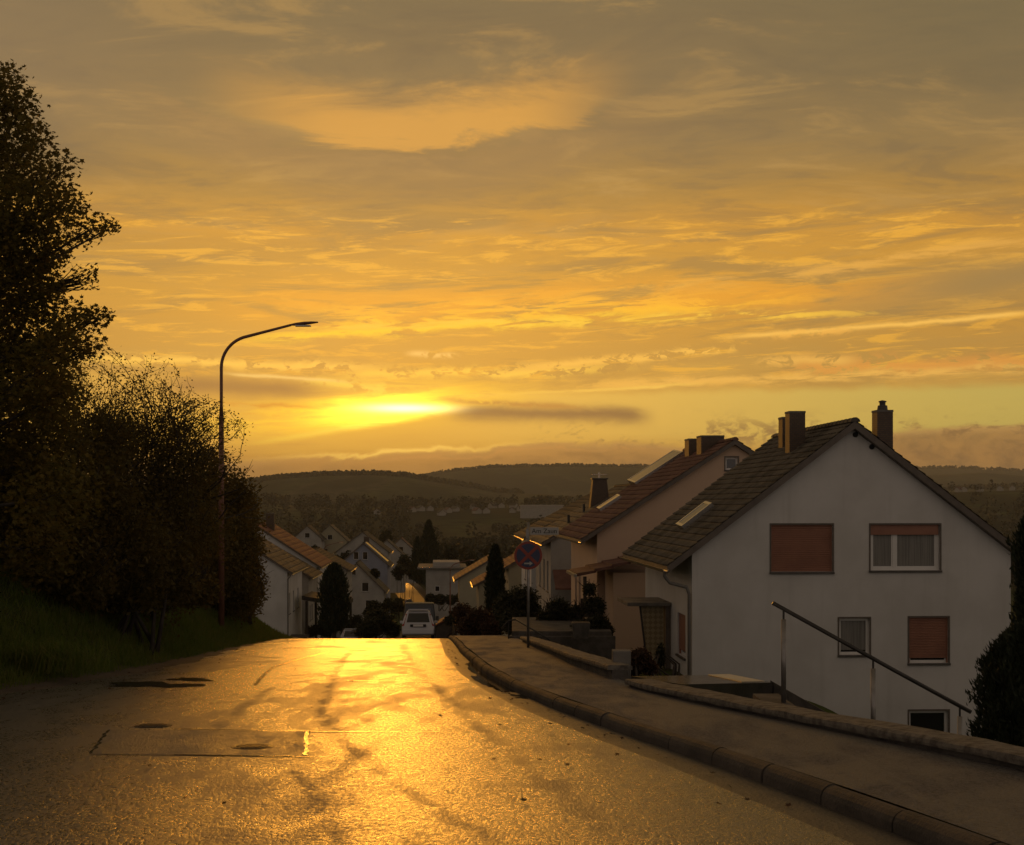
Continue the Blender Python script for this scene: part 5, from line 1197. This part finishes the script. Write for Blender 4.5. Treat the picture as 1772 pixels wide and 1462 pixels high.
# woods in the valley and on the hills: crowns that read as one mass
vs = [(716, 885, 900), (731, 884, 905), (768, 889, 860), (778, 886, 900), (652, 889, 700), (853, 878, 1000), (868, 877, 1010), (894, 875, 1080), (848, 872, 1150), (829, 888, 760), (842, 887, 770), (886, 886, 800), (897, 884, 820), (766, 891, 820), (815, 880, 980),
      (1656, 846, 1250), (1668, 846, 1245), (1702, 847, 1180), (1752, 846, 1300), (1730, 848, 1260), (745, 883, 960), (792, 884, 900)]
VILL = []
for px_, py_, D_ in vs:
    ds = np.arange(780, 1480, 10.0); rows_ = HY-terrain((px_-CX)/F*ds, ds)/ds*F
    VILL.append((px_, py_, float(ds[np.argmin(np.abs(rows_-(py_+1)))])))
def woods():
    Ps = []; 
    def crowns(n, y0, y1, hmin, hmax, per, xa, xb, keep=None):
        y = np.exp(RNG.uniform(math.log(y0), math.log(y1), n)); px = RNG.uniform(xa, xb, n); x = (px-CX)/F*y; z = terrain(x, y)
        for i in range(n):
            if keep and not keep(px[i], y[i], x[i]): continue
            if any(abs(px[i]-v[0]) < 9 and v[2]-330 < y[i] < v[2]+4 for v in VILL): continue
            h = RNG.uniform(hmin, hmax); r = h*RNG.uniform(.32, .48)
            d = RNG.normal(size=(per, 3)); d /= np.linalg.norm(d, axis=1)[:, None]; d *= (RNG.uniform(.55, 1, per)**.5)[:, None]
            Ps.append(np.concatenate([np.array([x[i], y[i], z[i]+h*.52])+d*np.array([r, r, h*.5]), np.full((per, 1), h*.16)], 1))
    st = lambda px, y, x: abs(x-(float(Xk(min(y, 600)))-3)) > 9 or y > 560
    crowns(900, 380, 900, 6, 13, 130, 380, 1250, st)
    crowns(300, 420, 900, 6, 12, 80, 1500, 2000, st)
    crowns(800, 900, 1700, 8, 15, 60, 350, 1300); crowns(160, 900, 1500, 7, 13, 40, 1560, 1900)
    crowns(500, 380, 1600, 8, 14, 30, -700, 350)
    A = np.concatenate(Ps); n = len(A); u, v, w = rand_rot(n, .3); s = A[:, 3]*RNG.uniform(.6, 1.4, n)
    V = A[:, None, :3]+s[:, None, None]*(u[:, None, :]*QUAD[None, :, 0, None]*1.3+v[:, None, :]*QUAD[None, :, 1, None]*1.8+w[:, None, :]*QUAD[None, :, 2, None])
    tag(link('woods', fast_mesh('woods', V.reshape(-1, 3), np.arange(n*4).reshape(n, 4), 4), M['wood_far']), 'dark wooded valley and tree belts beyond the street', 'woods', kind='stuff')
    # skyline trees of the far hills
    Q = []
    for Yp, xa, xb, n, hm in ((2560, 400, 900, 1100, 11), (4150, 680, 1500, 1100, 13), (2560, 1500, 1850, 300, 11), (5550, 1500, 1900, 300, 15)):
        px = RNG.uniform(xa, xb, n); y = Yp+RNG.uniform(-60, 30, n); x = (px-CX)/F*y; z = terrain(x, y)
        for i in range(n):
            h = hm*RNG.uniform(.5, 1.3); d = RNG.normal(size=(10, 3)); d /= np.linalg.norm(d, axis=1)[:, None]
            Q.append(np.concatenate([np.array([x[i], y[i], z[i]+h*.05])+d*np.array([h*.5, h*.5, h*.5]), np.full((10, 1), h*.6)], 1))
    A = np.concatenate(Q); n = len(A); u, v, w = rand_rot(n, .0); s = A[:, 3]
    V = A[:, None, :3]+s[:, None, None]*(u[:, None, :]*QUAD[None, :, 0, None]+v[:, None, :]*QUAD[None, :, 1, None]*1.8+w[:, None, :]*QUAD[None, :, 2, None])
    tag(link('hill_forest', fast_mesh('hill_forest', V.reshape(-1, 3), np.arange(n*4).reshape(n, 4), 4), M['wood_far']), 'forest along the crests of the far hills', 'forest', kind='stuff')
woods()

# scattered village houses in the valley
def village():
    names = []
    for i, (px, py, D) in enumerate(VILL):
        p = at(px, py, D); right = px > 1500
        lb = ('pale house on the far green rise right of the white house roof' if right else 'tiny pale house among the trees of the valley village')
        r = empty('village_house', (p.x, D, tz(p.x, D)), random.uniform(-1.2, 1.2)); tag(r, lb, 'house', 'houses on the far green rise' if right else 'houses of the valley village')
        hw, L = random.uniform(2.6, 3.6), random.uniform(6, 9); he = 3.0; pt = R(38); hr_ = he+hw*math.tan(pt)
        MB().prism([(-hw, -3), (hw, -3), (hw, he), (0, hr_), (-hw, he)], 0, L).build('wall', M['stucco_old'], r)
        rf = MB()
        for s in (-1, 1):
            q = [(s*(hw+.5), he-.5*math.tan(pt)), (0, hr_), (0, hr_+.3), (s*(hw+.5), he-.5*math.tan(pt)+.3)]
            rf.prism(q if s < 0 else q[::-1], -.4, L+.4)
        rf.build('roof', M[random.choice(['roof_dark', 'roof_plum', 'roof_brown'])], r)
    hall = empty('industrial_hall', at(918, 875, 1100)-Vector((0, 0, 6))); tag(hall, 'long pale industrial hall with flat shining roof beyond the valley village', 'hall')
    MB().box(-8, 26, 0, 30, -4, 6).build('wall', M['stucco_old'], hall); MB().box(-8.5, 26.5, -.5, 30.5, 6, 6.6).build('roof', M['zinc'], hall)
village()

# ---------------------------------------------------------------- air
def haze():
    MB().box(-6200, 6200, -16, 6900, -45, 175).build('haze', None)
    o = bpy.data.objects['haze']; tag(o, kind='stuff')
    m = bpy.data.materials.new('haze_air'); m.use_nodes = True; T = NT(m.node_tree); T.n.clear()
    out = T.n.new('ShaderNodeOutputMaterial'); v = T.n.new('ShaderNodeVolumePrincipled'); v.inputs['Color'].default_value = (.84, .88, .84, 1); v.inputs['Density'].default_value = .00012; v.inputs['Anisotropy'].default_value = .35
    T.l.new(v.outputs[0], out.inputs['Volume']); o.data.materials.append(m)
haze()
